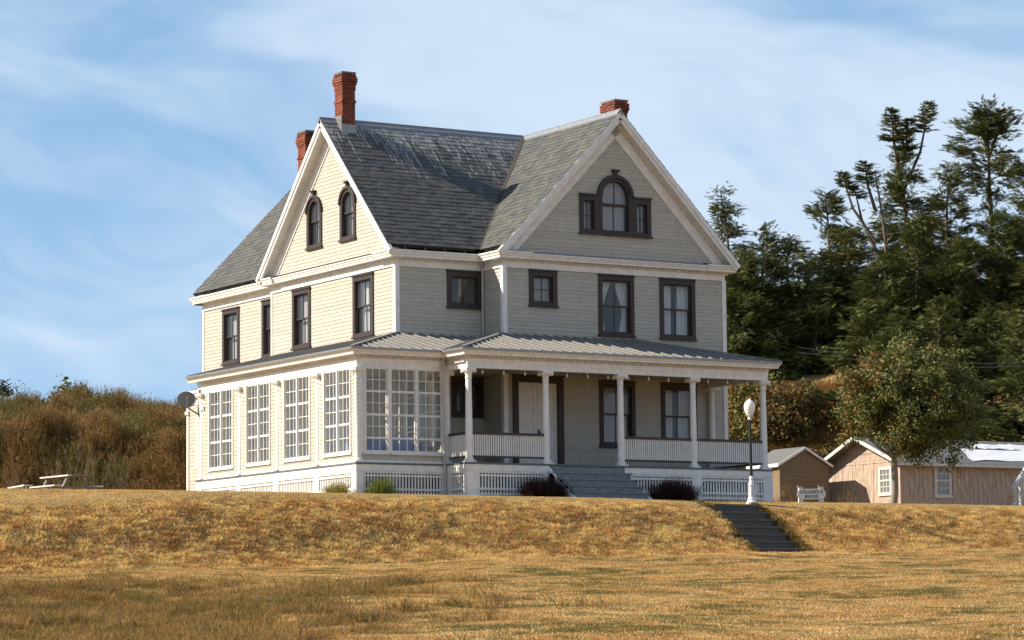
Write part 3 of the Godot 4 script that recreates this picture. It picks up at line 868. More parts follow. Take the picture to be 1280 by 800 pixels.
func lattice(h: Node3D, xf: Transform3D, a: float, b: float) -> void:
	var q := bld(xf)
	for y in [[-0.36, -0.31], [-0.71, -0.655], [-0.84, -0.79], [-0.27, -0.22], [-1.1, -0.90]]:
		q.box(Vector3(a, y[0], -0.03), Vector3(b, y[1], 0.0))
	var l := part("lattice", q, M.trim, h)
	var n := int((b - a) / 0.092)
	for i in n:
		var u := lerpf(a, b, (i + 0.5) / n)
		boxpart("slat", xf, Vector3(u - 0.024, -0.92, -0.045), Vector3(u + 0.024, -0.22, -0.028), M.trim, l)

func skirt(h: Node3D, xf: Transform3D, len: float, posts: Array, gap := Vector2(99, 99)) -> void:
	var q := bld(xf)
	if gap.x > 90: q.box(Vector3(0, -0.22, -0.08), Vector3(len, -0.05, 0.012))
	else:
		q.box(Vector3(0, -0.22, -0.08), Vector3(gap.x, -0.05, 0.012)); q.box(Vector3(gap.y, -0.22, -0.08), Vector3(len, -0.05, 0.012))
	for p in posts: q.box(Vector3(p[0], -1.2, -0.09), Vector3(p[1], -0.22, 0.006))
	part("skirt", q, M.trim, h)
	for i in posts.size() - 1:
		if posts[i][1] > gap.x - 0.2 and posts[i + 1][0] < gap.y + 0.2: continue
		lattice(h, xf, posts[i][1], posts[i + 1][0])

func porch_cornice(h: Node3D, xf: Transform3D, len: float, ma: float, mb: float, q: Bld) -> void:
	q.xf = xf
	var ins := 0.19 if absf(xf.basis.z.x) > 0.5 else 0.0
	q.box(Vector3(ins if ma > 0 else 0.0, 2.45, -0.18), Vector3(len - (ins if mb > 0 else 0.0), 2.70, 0.0))
	q.box(Vector3(0.0, 2.57, 0.0), Vector3(len, 2.70, 0.012))
	q.box(Vector3(ins if ma > 0 else 0.0, 2.70, -0.18), Vector3(len - (ins if mb > 0 else 0.0), 2.84, -0.012))
	crown(q, 0, len, YP - 0.015, 0.275, 0.15, ma, mb)
	dentils(xf, 0.0 if ma > 0 else 0.06, len if mb > 0 else len - 0.06, 2.712, 2.786, 0.0, 0.085, h)

func seams(roof: Node3D, o: Vector3, u: Vector3, v: Vector3, L: float, a0: float, b0: float, a1: float, b1: float) -> void:
	var nrm := u.cross(v).normalized()
	var lo := minf(a0, a0 + b0 * L)
	var hi := maxf(a1, a1 + b1 * L)
	var x := lo + 0.16
	while x < hi:
		var s0 := 0.0
		var s1 := L
		for e in [[a0, b0, 1.0], [a1, b1, -1.0]]:
			# inside where sign * (x - (a + b s)) >= 0
			var f0: float = e[2] * (x - e[0])
			var f1: float = e[2] * (x - e[0] - e[1] * L)
			if f0 < 0 and f1 < 0: s1 = -1.0
			elif f0 < 0: s0 = maxf(s0, L * f0 / (f0 - f1))
			elif f1 < 0: s1 = minf(s1, L * f0 / (f0 - f1))
		if s1 - s0 > 0.06:
			var p := part("seam", unit_box, M.metal_roof, roof)
			p.transform = Transform3D(Basis(u * 0.026, nrm * 0.036, v * -(s1 - s0)), o + u * x + v * (s0 + s1) * 0.5 + nrm * 0.018)
		x += 0.32

func porch(h: Node3D, xF: Transform3D) -> void:
	# deck and ceiling
	var q := bld()
	q.box(Vector3(FX0, -0.05, 0.03), Vector3(FXR, -0.002, PZ + 0.03)); q.box(Vector3(PX - 0.03, -0.05, -SB + 0.02), Vector3(FX0, -0.002, PZ2 + 0.03)); q.box(Vector3(PX - 0.03, -0.05, PZB), Vector3(XL - 0.03, -0.002, -SB + 0.02)); q.box(Vector3(FX0, -0.05, -SB + 0.02), Vector3(0.0, -0.002, 0.03))
	part("porch_floor", q, M.deck_grey, h)
	q = bld()
	q.box(Vector3(PX + 0.12, 0.002, PZB + 0.02), Vector3(XL - 0.06, 0.012, -SB)); q.box(Vector3(PX + 0.12, 0.002, -SB), Vector3(-2.82, 0.012, 1.5))
	part("sunroom_floor", q, M.pale_floor, h)
	q = bld()
	q.box(Vector3(FX0, 2.60, 0.03), Vector3(6.8, 2.64, 2.62)); q.box(Vector3(PX + 0.1, 2.60, -SB + 0.02), Vector3(FX0, 2.64, 1.54)); q.box(Vector3(PX + 0.1, 2.60, PZB), Vector3(XL - 0.03, 2.64, -SB + 0.02)); q.box(Vector3(FX0, 2.60, -SB + 0.02), Vector3(-0.03, 2.64, 0.03))
	part("porch_ceiling", q, M.ceiling, h)
	# cornices
	q = bld()
	porch_cornice(h, wall_xf(Vector3(-2.74, 0, 2.69), Vector3(0, 0, 1)), 9.60, 1.0, 1.0, q)
	porch_cornice(h, wall_xf(Vector3(-2.74, 0, 1.60), Vector3(-1, 0, 0)), 1.09, -1.0, 1.0, q)
	porch_cornice(h, wall_xf(Vector3(-5.40, 0, 1.60), Vector3(0, 0, 1)), 2.66, 1.0, -1.0, q)
	porch_cornice(h, wall_xf(Vector3(-5.40, 0, PZB), Vector3(-1, 0, 0)), 1.60 - PZB, 1.0, 1.0, q)
	porch_cornice(h, wall_xf(Vector3(6.86, 0, 2.69), Vector3(1, 0, 0)), 2.65, 1.0, 0.0, q)
	part("porch_cornice", q, M.trim, h)
	# metal roof
	var c0 := Vector3(-3.03, YP, 2.97)
	q = bld()
	slab(q, [c0, Vector3(7.14, YP, 2.97), Vector3(4.17, YW, 0), Vector3(-0.06, YW, 0)], 0.03)
	slab(q, [Vector3(7.14, YP, 2.97), Vector3(7.14, YP, 0), Vector3(4.17, YW, 0)], 0.03)
	slab(q, [Vector3(-3.03, YP, 1.88), c0, Vector3(-0.06, YW, 0), Vector3(-0.06, YW, -SB)], 0.03)
	slab(q, [Vector3(-5.69, YP, 1.88), Vector3(-3.03, YP, 1.88), Vector3(-0.06, YW, -SB), Vector3(-2.72, YW, -SB)], 0.03)
	slab(q, [Vector3(-5.69, YP, -8.1), Vector3(-5.69, YP, 1.88), Vector3(-2.72, YW, -SB), Vector3(-2.72, YW, -8.1)], 0.03)
	q.box(Vector3(-0.06, 3.6, -SB), Vector3(0.0, YW, 0.0))
	var roof := part("porch_roof", q, M.metal_roof, h)
	roof.set_meta("label", "grey standing-seam metal porch roof")
	var LL := Vector2(2.97, YW - YP).length()
	var vz := Vector3(0, YW - YP, -2.97).normalized()
	var vx := Vector3(2.97, YW - YP, 0).normalized()
	var k := 2.97 / LL
	seams(roof, Vector3(0, YP, 2.97), Vector3(1, 0, 0), vz, LL, -3.03, k, 7.14, -k)
	seams(roof, Vector3(0, YP, 1.88), Vector3(1, 0, 0), vz, LL, -5.69, k, -3.03, k)
	seams(roof, Vector3(-3.03, YP, 0), Vector3(0, 0, 1), vx, LL, 1.88, -k, 2.97, -k)
	seams(roof, Vector3(-5.69, YP, 0), Vector3(0, 0, 1), vx, LL, -8.1, 0.0, 1.88, -k)
	for e in [[c0, Vector3(-0.06, YW, 0)], [Vector3(-5.69, YP, 1.88), Vector3(-2.72, YW, -SB)], [Vector3(7.14, YP, 2.97), Vector3(4.17, YW, 0)]]:
		q = bld()
		q.bar(e[0] + Vector3(0, 0.03, 0), e[1] + Vector3(0, 0.03, 0), 0.06, 0.02)
		part("hip_cap", q, M.metal_roof, roof)
	q = bld()
	for e in [[c0, Vector3(7.14, YP, 2.97)], [Vector3(-5.69, YP, 1.88), Vector3(-3.03, YP, 1.88)], [Vector3(-5.69, YP, -8.1), Vector3(-5.69, YP, 1.88)], [Vector3(-3.03, YP, 1.88), c0]]:
		q.bar(e[0] + Vector3(0, -0.015, 0), e[1] + Vector3(0, -0.015, 0), 0.02, 0.028)
	part("drip_edge", q, M.flashing, roof)
	# columns
	for i in 5: column(h, COL0 + BAY * i, PZ - 0.15)
	column(h, COL0 + BAY * 4, 0.13)
	column(h, -2.68, 1.50)
	for z: float in [-7.62, -5.18, -2.88, -0.55]: column(h, -5.37, z)
	column(h, -5.34, 1.54)
	var zf := PZ - 0.15
	for i in [0, 2, 3]: railing(h, Vector3(COL0 + BAY * i + 0.09, 0, zf), Vector3(COL0 + BAY * (i + 1) - 0.09, 0, zf))
	railing(h, Vector3(COL0, 0, 1.62), Vector3(COL0, 0, zf - 0.09))
	railing(h, Vector3(COL0 + BAY * 4, 0, 0.22), Vector3(COL0 + BAY * 4, 0, zf - 0.09))
	# skirt and lattice under the floor
	skirt(h, wall_xf(Vector3(FX0, 0, PZ), Vector3(0, 0, 1)), FXR - FX0, [[0.0, 0.33], [2.30, 2.62], [4.78, 5.08], [7.02, 7.34], [9.40, 9.71]], Vector2(2.50, 4.85))
	skirt(h, wall_xf(Vector3(FX0, 0, PZ2), Vector3(-1, 0, 0)), PZ - PZ2, [[0.0, 0.2], [PZ - PZ2 - 0.2, PZ - PZ2]])
	skirt(h, wall_xf(Vector3(PX, 0, PZ2), Vector3(0, 0, 1)), FX0 - PX, [[0.0, 0.22], [FX0 - PX - 0.12, FX0 - PX]])
	var lp := []
	for z: float in [-7.62, -5.18, -2.88, -0.55, 1.52]: lp.append([z - PZB - 0.14, z - PZB + 0.14])
	skirt(h, wall_xf(Vector3(PX, 0, PZB), Vector3(-1, 0, 0)), PZ2 - PZB, lp)
	skirt(h, wall_xf(Vector3(FXR, 0, PZ), Vector3(1, 0, 0)), PZ, [[0.0, 0.3], [PZ - 0.2, PZ]])
	# front stairs
	q = bld()
	for s in [-0.32, 2.02]: q.box(Vector3(s, GY - 0.3, PZ + 0.01), Vector3(s + 0.06, -0.25, PZ + 0.30))
	for s in [-0.32, 2.02]:
		var prev := Vector2(0.0, -0.08)
		for i in 8:
			var nx := Vector2(1.45 * (i + 1) / 8.0, -0.08 - 0.95 * pow((i + 1) / 8.0, 0.75))
			q.quad(Vector3(s + 0.06, prev.y, PZ + prev.x), Vector3(s + 0.06, nx.y, PZ + nx.x), Vector3(s, nx.y, PZ + nx.x), Vector3(s, prev.y, PZ + prev.x))
			for e in [s, s + 0.06]: q.quad(Vector3(e, -1.3, PZ + prev.x), Vector3(e, -1.3, PZ + nx.x), Vector3(e, nx.y, PZ + nx.x), Vector3(e, prev.y, PZ + prev.x))
			prev = nx
	var stair := part("stairs", q, M.trim, h)
	stair.set_meta("label", "grey wooden front stairs with curved white stringers")
	for i in 5:
		var y := -0.03 - 0.185 * (i + 1)
		var z := PZ + 0.03 + 0.28 * i
		boxpart("tread", Transform3D(), Vector3(-0.30, y - 0.04, z), Vector3(2.06, y, z + 0.32), M.stair_grey, stair)
		boxpart("riser", Transform3D(), Vector3(-0.28, y + 0.004, z), Vector3(2.04, y + 0.15, z + 0.012), M.stair_grey, stair)
	boxpart("riser", Transform3D(), Vector3(-0.28, -1.3, PZ + 1.40), Vector3(2.04, -1.0, PZ + 1.42), M.stair_grey, stair)
	# front door
	q = bld(xF)
	q.box(Vector3(0.25, 0, -0.13), Vector3(0.42, 2.6, 0.06)); q.box(Vector3(1.70, 0, -0.13), Vector3(1.87, 2.6, 0.06)); q.box(Vector3(0.42, 2.40, -0.13), Vector3(1.70, 2.6, 0.06)); q.box(Vector3(0.23, 2.57, 0.0), Vector3(1.89, 2.61, 0.09))
	part("door_casing", q, M.casing, h)
	for s in 2:
		var a := 0.42 + 0.64 * s
		q = bld(xF)
		q.box(Vector3(a + 0.004, 0.02, -0.09), Vector3(a + 0.636, 2.40, -0.06))
		for y in [0.04, 0.50, 0.95, 1.33, 1.70, 2.08, 2.28]: q.box(Vector3(a + 0.10, y, -0.06), Vector3(a + 0.54, y + 0.10, -0.035))
		q.box(Vector3(a + 0.004, 0.02, -0.06), Vector3(a + 0.10, 2.39, -0.034)); q.box(Vector3(a + 0.54, 0.02, -0.06), Vector3(a + 0.636, 2.39, -0.034))
		var d := part("door", q, M.door, h)
		d.set_meta("label", "white panelled front door leaf")
		if s == 1:
			q = bld(xF); q.box(Vector3(a + 0.02, 0.85, -0.034), Vector3(a + 0.075, 1.12, -0.02)); q.tube(Vector3(a + 0.048, 1.02, -0.03), Vector3(a + 0.048, 1.02, 0.04), 0.024, 0.03, 8)
			part("door_handle", q, M.black_metal, d)
	# downspouts
	q = bld()
	for e in [[Vector3(-2.90, 2.75, 1.72), Vector3(-2.87, -0.95, 1.72)], [Vector3(-0.06, 5.60, -SB + 0.09), Vector3(-0.06, 3.72, -SB + 0.09)]]:
		var d := bld()
		d.tube(e[0], e[1], 0.035, 0.035, 8)
		d.tube(e[0], e[0] + Vector3(-0.12, 0.14, 0.12), 0.033, 0.033, 8)
		part("downspout", d, M.pipe, h)
	sunroom(h)
	# small wing at the rear corner
	var xa := wall_xf(Vector3(-5.12, 0, -9.15), Vector3(-1, 0, 0))
	q = bld(xa)
	q.box(Vector3(0, -1.2, -0.08), Vector3(0.12, 2.45, 0.04)); q.box(Vector3(0.0, 2.2, -0.08), Vector3(1.28, 2.5, 0.03)); q.box(Vector3(-0.12, 2.40, -2.4), Vector3(1.28, 2.52, 0.12)); q.box(Vector3(0.0, -1.2, -2.4), Vector3(0.08, 2.4, -0.09))
	q.box(Vector3(0.62, 0.4, 0.0), Vector3(0.98, 1.9, 0.035))
	q.box(Vector3(-0.14, 2.52, -2.5), Vector3(1.28, 2.60, 0.16))
	q.box(Vector3(-0.03, 1.95, -0.05), Vector3(0.15, 2.05, 0.08)); q.box(Vector3(-0.03, -1.1, -0.05), Vector3(0.15, -0.75, 0.08))
	var wm := part("wall", q, M.trim, h)
	siding(wm, xa, -1.2, 2.2, 0.12, 1.28, [], Vector2.ZERO, false)

func sunroom_window(h: Node3D, xf: Transform3D, a: float, b: float, cols: Array, rows: Array) -> void:
	# cols: shares of the width for each stack of sashes; rows: [panes up, height share] from the bottom
	var y0 := 0.24
	var y1 := 2.45
	var q := bld(xf)
	var c := 0.055
	q.box(Vector3(a, y0, -0.10), Vector3(a + c, y1, 0.035)); q.box(Vector3(b - c, y0, -0.10), Vector3(b, y1, 0.035))
	q.box(Vector3(a + c, y0, -0.10), Vector3(b - c, y0 + c, 0.035)); q.box(Vector3(a - 0.02, y0 - 0.03, -0.10), Vector3(b + 0.02, y0, 0.055))
	var u := a + c
	var tot := b - a - 2 * c
	var spans := []
	for i in cols.size():
		var e: float = u + tot * cols[i]
		spans.append([u, e]); u = e
	for i in cols.size() - 1: q.box(Vector3(spans[i][1] - 0.03, y0 + c, -0.10), Vector3(spans[i][1] + 0.03, y1, 0.03))
	var w := part("window", q, M.white_sash, h)
	for i in spans.size():
		var y := y0 + c
		for r in rows:
			var ye: float = y + (y1 - y0 - c) * r[1]
			grid_sash(xf, spans[i][0] + (0.03 if i else 0.0), spans[i][1] - (0.03 if i < spans.size() - 1 else 0.0), y, ye, 3, r[0], 0.028, 0.0085, -0.03, M.white_sash, w)
			y = ye

func sunroom(h: Node3D) -> void:
	var xs := wall_xf(Vector3(-5.40, 0, PZB), Vector3(-1, 0, 0))
	var holes := []
	var three := [[2, 0.333], [2, 0.333], [2, 0.334]]
	for z in [[-7.15, -5.59], [-4.79, -3.30], [-2.51, -0.97], [-0.23, 1.30]]:
		sunroom_window(h, xs, z[0] - PZB, z[1] - PZB, [0.5, 0.5], three)
		holes.append([z[0] - PZB + 0.03, z[1] - PZB - 0.03, 0.25, 2.5, 0.0])
	var q := bld(xs)
	q.box(Vector3(0.0, 0.0, -0.06), Vector3(1.60 - PZB, 0.06, 0.035))
	for z: float in [-7.62, -5.18, -2.88, -0.55]: q.box(Vector3(z - PZB - 0.12, 0.06, -0.06), Vector3(z - PZB + 0.12, 2.45, 0.012))
	var w := part("wall", q, M.trim, h)
	siding(w, xs, 0.06, 2.45, 0.0, 1.60 - PZB, holes, Vector2.ZERO, false)
	var xf := wall_xf(Vector3(-5.40, 0, 1.60), Vector3(0, 0, 1))
	sunroom_window(h, xf, 0.20, 0.95, [1.0], [[1, 0.16], [2, 0.28], [2, 0.28], [2, 0.28]])
	sunroom_window(h, xf, 0.951, 2.58, [0.5, 0.5], [[1, 0.16], [2, 0.28], [2, 0.28], [2, 0.28]])
	q = bld(xf)
	q.box(Vector3(0.0, 0.0, -0.06), Vector3(2.60, 0.06, 0.03)); q.box(Vector3(2.56, 0.06, -0.06), Vector3(2.66, 2.45, 0.02)); q.box(Vector3(0.0, 0.06, -0.06), Vector3(0.20, 2.45, 0.0))
	w = part("wall", q, M.trim, h)
	siding(w, xf, 0.06, 0.24, 0.1, 2.56, [])
	# far end and the side towards the porch
	q = bld()
	q.box(Vector3(-5.38, 0.0, PZB - 0.08), Vector3(XL + 0.1, 2.6, PZB)); q.box(Vector3(-2.80, 0.0, -SB + 0.03), Vector3(-2.72, 2.6, -0.6)); q.box(Vector3(-2.80, 0.0, -0.6), Vector3(-2.72, 0.5, 1.5)); q.box(Vector3(-2.80, 2.3, -0.6), Vector3(-2.72, 2.6, 1.5))
	part("wall", q, M.siding, h)
	q = bld(); q.quad(Vector3(-2.76, 0.5, 1.5), Vector3(-2.76, 0.5, -0.6), Vector3(-2.76, 2.3, -0.6), Vector3(-2.76, 2.3, 1.5))
	var pw := part("window", q, M.glass, h)
	for z in [-0.6, 0.1, 0.8, 1.46]: boxpart("mullion", Transform3D(), Vector3(-2.79, 0.5, z), Vector3(-2.73, 2.3, z + 0.05), M.white_sash, pw)
	for y in [0.95, 1.4, 1.85]: boxpart("mullion", Transform3D(), Vector3(-2.785, y, -0.6), Vector3(-2.735, y + 0.03, 1.5), M.white_sash, pw)

# ---------- land
func axis(segs: Array) -> PackedFloat32Array:
	var p := PackedFloat32Array()
	for s in segs:
		var x: float = s[0]
		while x < s[1] - 0.001:
			p.append(x); x += s[2]
	p.append(segs[-1][1])
	return p

func build_ground() -> void:
	var xs := axis([[-500, -120, 38], [-120, -40, 5], [-40, -26, 0.8], [-26, 16, 0.2], [16, 70, 0.8], [70, 150, 5], [150, 500, 35]])
	var zs := axis([[-500, -120, 38], [-120, -80, 4], [-80, 8, 0.8], [8, 13, 0.1], [13, 50, 0.35], [50, 110, 2], [110, 500, 39]])
	var nx := xs.size()
	var nz := zs.size()
	var v := PackedVector3Array()
	for z in zs:
		for x in xs: v.append(Vector3(x, ground_y(x, z), z))
	var n := PackedVector3Array()
	n.resize(v.size())
	for j in nz:
		for i in nx:
			var l := v[j * nx + maxi(i - 1, 0)]
			var r := v[j * nx + mini(i + 1, nx - 1)]
			var u := v[maxi(j - 1, 0) * nx + i]
			var d := v[mini(j + 1, nz - 1) * nx + i]
			n[j * nx + i] = (d - u).cross(r - l).normalized()
	var idx := PackedInt32Array()
	for j in nz - 1:
		for i in nx - 1:
			var a := j * nx + i
			idx.append_array([a, a + 1, a + nx, a + 1, a + nx + 1, a + nx])
	var ar := []
	ar.resize(Mesh.ARRAY_MAX)
	ar[Mesh.ARRAY_VERTEX] = v; ar[Mesh.ARRAY_NORMAL] = n; ar[Mesh.ARRAY_INDEX] = idx
	var am := ArrayMesh.new()
	am.add_surface_from_arrays(Mesh.PRIMITIVE_TRIANGLES, ar)
	var g := part("ground", am, M.ground, self)
	g.set_meta("kind", "structure")
	g.set_meta("label", "dry straw-coloured lawn rising in a bank to the house terrace")

# a clump of blades; lean > 0 lays the blades over
func tuft(blades: int, spread: float, h0: float, h1: float, w: float, lean: float) -> ArrayMesh:
	var b := bld()
	for i in blades:
		var a := rng.randf() * TAU
		var r := sqrt(rng.randf()) * spread
		var o := Vector3(cos(a) * r, -0.015, sin(a) * r)
		var h := rng.randf_range(h0, h1)
		var la := rng.randf() * TAU
		var d := Vector3(cos(la), 0, sin(la)) * rng.randf_range(0.25, 1.0) * lean
		var mid := o + Vector3(0, h * 0.6, 0) + d * h * 0.4
		var tip := o + Vector3(0, h * (0.95 - 0.35 * minf(lean, 1.6)), 0) + d * h * 1.05
		var s := Vector3(-sin(la + 0.6), 0, cos(la + 0.6)) * w * 0.5
		b.col = Color(1, 1, 1) * rng.randf_range(0.7, 1.2)
		b.quad(o - s, o + s, mid + s * 0.8, mid - s * 0.8)
		b.tri(mid - s * 0.8, mid + s * 0.8, tip)
	return b.mesh()

func straw(x: float, z: float, green: float) -> Color:
	var p := 0.6 * noise_b.get_noise_2d(x * 2.3, z * 3.0) + 0.8 * noise_b.get_noise_2d(x * 13.0, z * 13.0)
	var q := 0.7 * noise_a.get_noise_2d(x * 5.0 + 90.0, z * 5.0) + 0.8 * noise_b.get_noise_2d(x * 11.0 + 40.0, z * 11.0)
	var c := Color(0.74, 0.57, 0.31).lerp(Color(0.64, 0.43, 0.195), clampf(0.5 + p * 1.2, 0, 1))
	c = c.lerp(Color(0.80, 0.66, 0.38), clampf(-p * 1.1 - 0.05, 0, 0.8))
	c = c.lerp(Color(0.25, 0.235, 0.10), clampf((q - 0.0) * 3.0, 0, 1) * green)
	return c * rng.randf_range(0.62, 1.18)

func scatter_grass() -> void:
	var T := [[], [], []]
	var C := [PackedColorArray(), PackedColorArray(), PackedColorArray()]
	# mown field, thicker where it is nearer
	for i in 265000:
		var s := 30.0 + 50.0 * rng.randf()
		var t := rng.randf_range(-0.225, 0.23) * s
		if rng.randf() > s / 62.0: continue
		var x := CAM.x + s * 0.5196 + t * 0.8544
		var z := CAM.z - s * 0.8544 + t * 0.5196
		if z < 11.7: continue
		var weedy := ss(-0.03, -0.15, t / s + 0.10 * noise_b.get_noise_2d(x * 2.6, z * 2.6) + 0.10 * noise_b.get_noise_2d(x * 8.0, z * 8.0)) * ss(29, 31, s) * ss(56.5, 52.5, s + 2.5 * noise_b.get_noise_2d(x * 2.0, z * 2.0))
		var bs := Basis(Vector3.UP, rng.randf() * TAU) * Basis.from_scale(Vector3.ONE * rng.randf_range(0.7, 1.3))
		var y := ground_y(x, z)
		if rng.randf() < weedy * 0.9:
			if rng.randf() < 0.3: continue
			T[2].append(Transform3D(bs * Basis.from_scale(Vector3.ONE * clampf(0.9 + 1.6 * noise_b.get_noise_2d(x * 9.0 + 5.0, z * 9.0), 0.4, 1.7)), Vector3(x, y, z)))
			var c := straw(x, z, 0.9)
			var m := clampf(0.4 + 1.4 * noise_b.get_noise_2d(x * 5.0 + 11.0, z * 5.0), 0, 1)
			C[2].append(c.lerp(Color(0.27, 0.17, 0.07) * rng.randf_range(0.7, 1.3), 0.8).lerp(Color(0.15, 0.14, 0.05), m * 0.65))
		else:
			T[0].append(Transform3D(bs, Vector3(x, y, z)))
			C[0].append(straw(x, z, 0.9))
	# bank: long matted straw
	for i in 60000:
		var z := rng.randf_range(8.3, 12.3)
		var x := rng.randf_range(-24.0, 15.5)
		if x > 0.06 and x < 1.70 and z > 9.1 and z < 11.6: continue
		var lay := Basis(Vector3.RIGHT, rng.randf_range(-0.3, 0.45)) * Basis(Vector3.UP, rng.randf() * TAU)
		T[1].append(Transform3D(lay * Basis.from_scale(Vector3.ONE * rng.randf_range(0.45, 1.15) * (0.28 + 0.72 * ss(9.15, 9.9, z))), Vector3(x, ground_y(x, z) - 0.01, z)))
		var k := clampf(noise_b.get_noise_2d(x * 26.0, z * 40.0) * 2.0 + noise_b.get_noise_2d(x * 9.0, z * 12.0) * 1.2 + 0.1, -1, 1)
		var c := straw(x, z, 0.25 + 0.5 * ss(9.9, 8.6, z))
		c = c.lerp(Color(0.46, 0.28, 0.115), clampf(k * 1.5 - 0.35, 0, 0.8)).lerp(Color(0.92, 0.68, 0.34), clampf(-k * 1.3 + 0.3, 0, 0.9))
		c = c * 1.18
		C[1].append(Color(minf(c.r, 0.92), minf(c.g, 0.8), minf(c.b, 0.5)))
	# taller tufts along the edges of the steps
	for i in 160:
		var z := rng.randf_range(9.0, 11.3)
		var x := (0.10 if rng.randf() < 0.4 else 1.66) + rng.randf_range(-0.10, 0.10)
		if x > 0.16 and x < 1.58: continue
		T[1].append(Transform3D(Basis(Vector3.UP, rng.randf() * TAU), Vector3(x, ground_y(x + (0.3 if x > 1 else -0.3), z), z)))
		C[1].append(Color(0.17, 0.13, 0.04) * rng.randf_range(0.7, 1.3))
	# terrace behind the brow, and the verges of the buildings
	for i in 9000:
		var x := rng.randf_range(-21, 26)
		var z := rng.randf_range(4.4, 8.6) if i % 2 else rng.randf_range(-14, 4.4)
		if z < 4.4 and x < 7.4 and x > -6.0: continue
		T[0].append(Transform3D(Basis(Vector3.UP, rng.randf() * TAU), Vector3(x, ground_y(x, z), z)))
		C[0].append(straw(x, z, 0.6))
	var lawn := thing("grass", "dry golden and olive mown grass covering the field", "grass")
	lawn.set_meta("kind", "stuff")
	multi("lawn_tufts", tuft(22, 0.12, 0.025, 0.075, 0.010, 1.1), T[0], C[0], M.grass, lawn)
	var bank := thing("bank_grass", "long matted straw on the bank below the house", "grass")
	bank.set_meta("kind", "stuff")
	multi("straw_tufts", tuft(16, 0.11, 0.04, 0.13, 0.012, 2.6), T[1], C[1], M.grass, bank)
	var weeds := thing("weeds", "taller dull brown weeds in the hollow below the bank", "weeds")
	weeds.set_meta("kind", "stuff")
	multi("weed_tufts", tuft(24, 0.15, 0.05, 0.20, 0.007, 1.5), T[2], C[2], M.grass, weeds)

func build_steps() -> void:
	var t := thing("garden_steps", "flight of seven dark concrete steps cut into the grassy bank", "steps", Vector3(0.875, -1.33, 9.2))
	for i in 7:
		var y := -0.185 * i
		var z := 0.28 * i
		var q := bld()
		var w := rng.randf_range(-0.01, 0.01)
		q.box(Vector3(-0.68 + w, y - 0.55, z - 0.1), Vector3(0.68 + w, y - 0.06, z + 0.28))
		q.box(Vector3(-0.70 + w, y - 0.06, z - 0.1), Vector3(0.70 + w, y, z + 0.31))
		part("step", q, M.concrete, t)

# ---------- trees
var bough_mesh: ArrayMesh
var leaf_mesh: ArrayMesh
var twig_mesh: ArrayMesh

func make_foliage() -> void:
	# a flat spray of needles about one metre long, pointing along +z
	var b := bld()
	for k in 15:
		var f := 0.04 + 0.94 * k / 14.0
		for s in [-1.0, 1.0]:
			var ln := (0.36 * (1.08 - f) + 0.09) * rng.randf_range(0.75, 1.2)
			var o := Vector3(0, -0.09 * f * f, f)
			var dir := Vector3(s * 0.8, rng.randf_range(-0.12, 0.14), rng.randf_range(0.3, 0.8)).normalized()
			var side := dir.cross(Vector3.UP).normalized() * 0.030
			var tip := o + dir * ln + Vector3(0, -0.04, 0)
			b.col = Color(1, 1, 1) * rng.randf_range(0.7, 1.2)
			b.tri(o - side, o + side, tip)
			for j in 3:
				var m := o + dir * ln * rng.randf_range(0.2, 0.85)
				var e := Vector3(rng.randf_range(-0.07, 0.07), rng.randf_range(-0.05, 0.085), rng.randf_range(0.0, 0.10))
				b.tri(m, m + e.cross(dir).normalized() * 0.022, m + e)
	b.tri(Vector3(-0.03, -0.1, 0.9), Vector3(0.03, -0.1, 0.9), Vector3(0, -0.08, 1.15))
	bough_mesh = b.mesh()
	b = bld()
	for k in 11:
		var o := Vector3(rng.randfn(), rng.randfn(), rng.randfn()).normalized() * pow(rng.randf(), 0.4) * 0.24
		var bs := Basis(Vector3(rng.randfn(), rng.randfn(), rng.randfn()).normalized(), rng.randf() * TAU)
		var l := rng.randf_range(0.05, 0.085)
		b.col = Color(1, 1, 1) * rng.randf_range(0.7, 1.25)
		b.quad(o + bs * Vector3(0, 0, -l), o + bs * Vector3(l * 0.55, 0.01, 0), o + bs * Vector3(0, 0, l), o + bs * Vector3(-l * 0.55, 0.01, 0))
	leaf_mesh = b.mesh()
	b = bld()
	for k in 9:
		var d := Vector3(rng.randf_range(-0.55, 0.55), 1.0, rng.randf_range(-0.55, 0.55)).normalized()
		var o := Vector3(rng.randf_range(-0.2, 0.2), 0, rng.randf_range(-0.2, 0.2))
		var s := d.cross(Vector3(rng.randfn(), rng.randfn(), rng.randfn())).normalized() * 0.011
		b.col = Color(1, 1, 1) * rng.randf_range(0.6, 1.3)
		b.tri(o - s, o + s, o + d * rng.randf_range(0.45, 0.95))
		for j in 5:
			var m := o + d * rng.randf_range(0.3, 0.8)
			b.tri(m, m + Vector3(rng.randfn(), rng.randfn(), rng.randfn()) * 0.016, m + Vector3(rng.randfn(), rng.randf_range(0.5, 2.0), rng.randfn()) * 0.05)
	twig_mesh = b.mesh()

func limb(q: Bld, p: Vector3, dir: Vector3, len: float, r: float, segs: int, sag: float) -> Array:
	var pts := [p]
	var d := dir
	for i in segs:
		d = (d + Vector3(rng.randfn(), rng.randfn() + sag, rng.randfn()) * 0.13).normalized()
		var e: Vector3 = pts[-1] + d * len / segs
		q.tube(pts[-1], e, r * (1.0 - 0.8 * i / segs), r * (1.0 - 0.8 * (i + 1) / segs), 6, false)
		pts.append(e)
	return pts

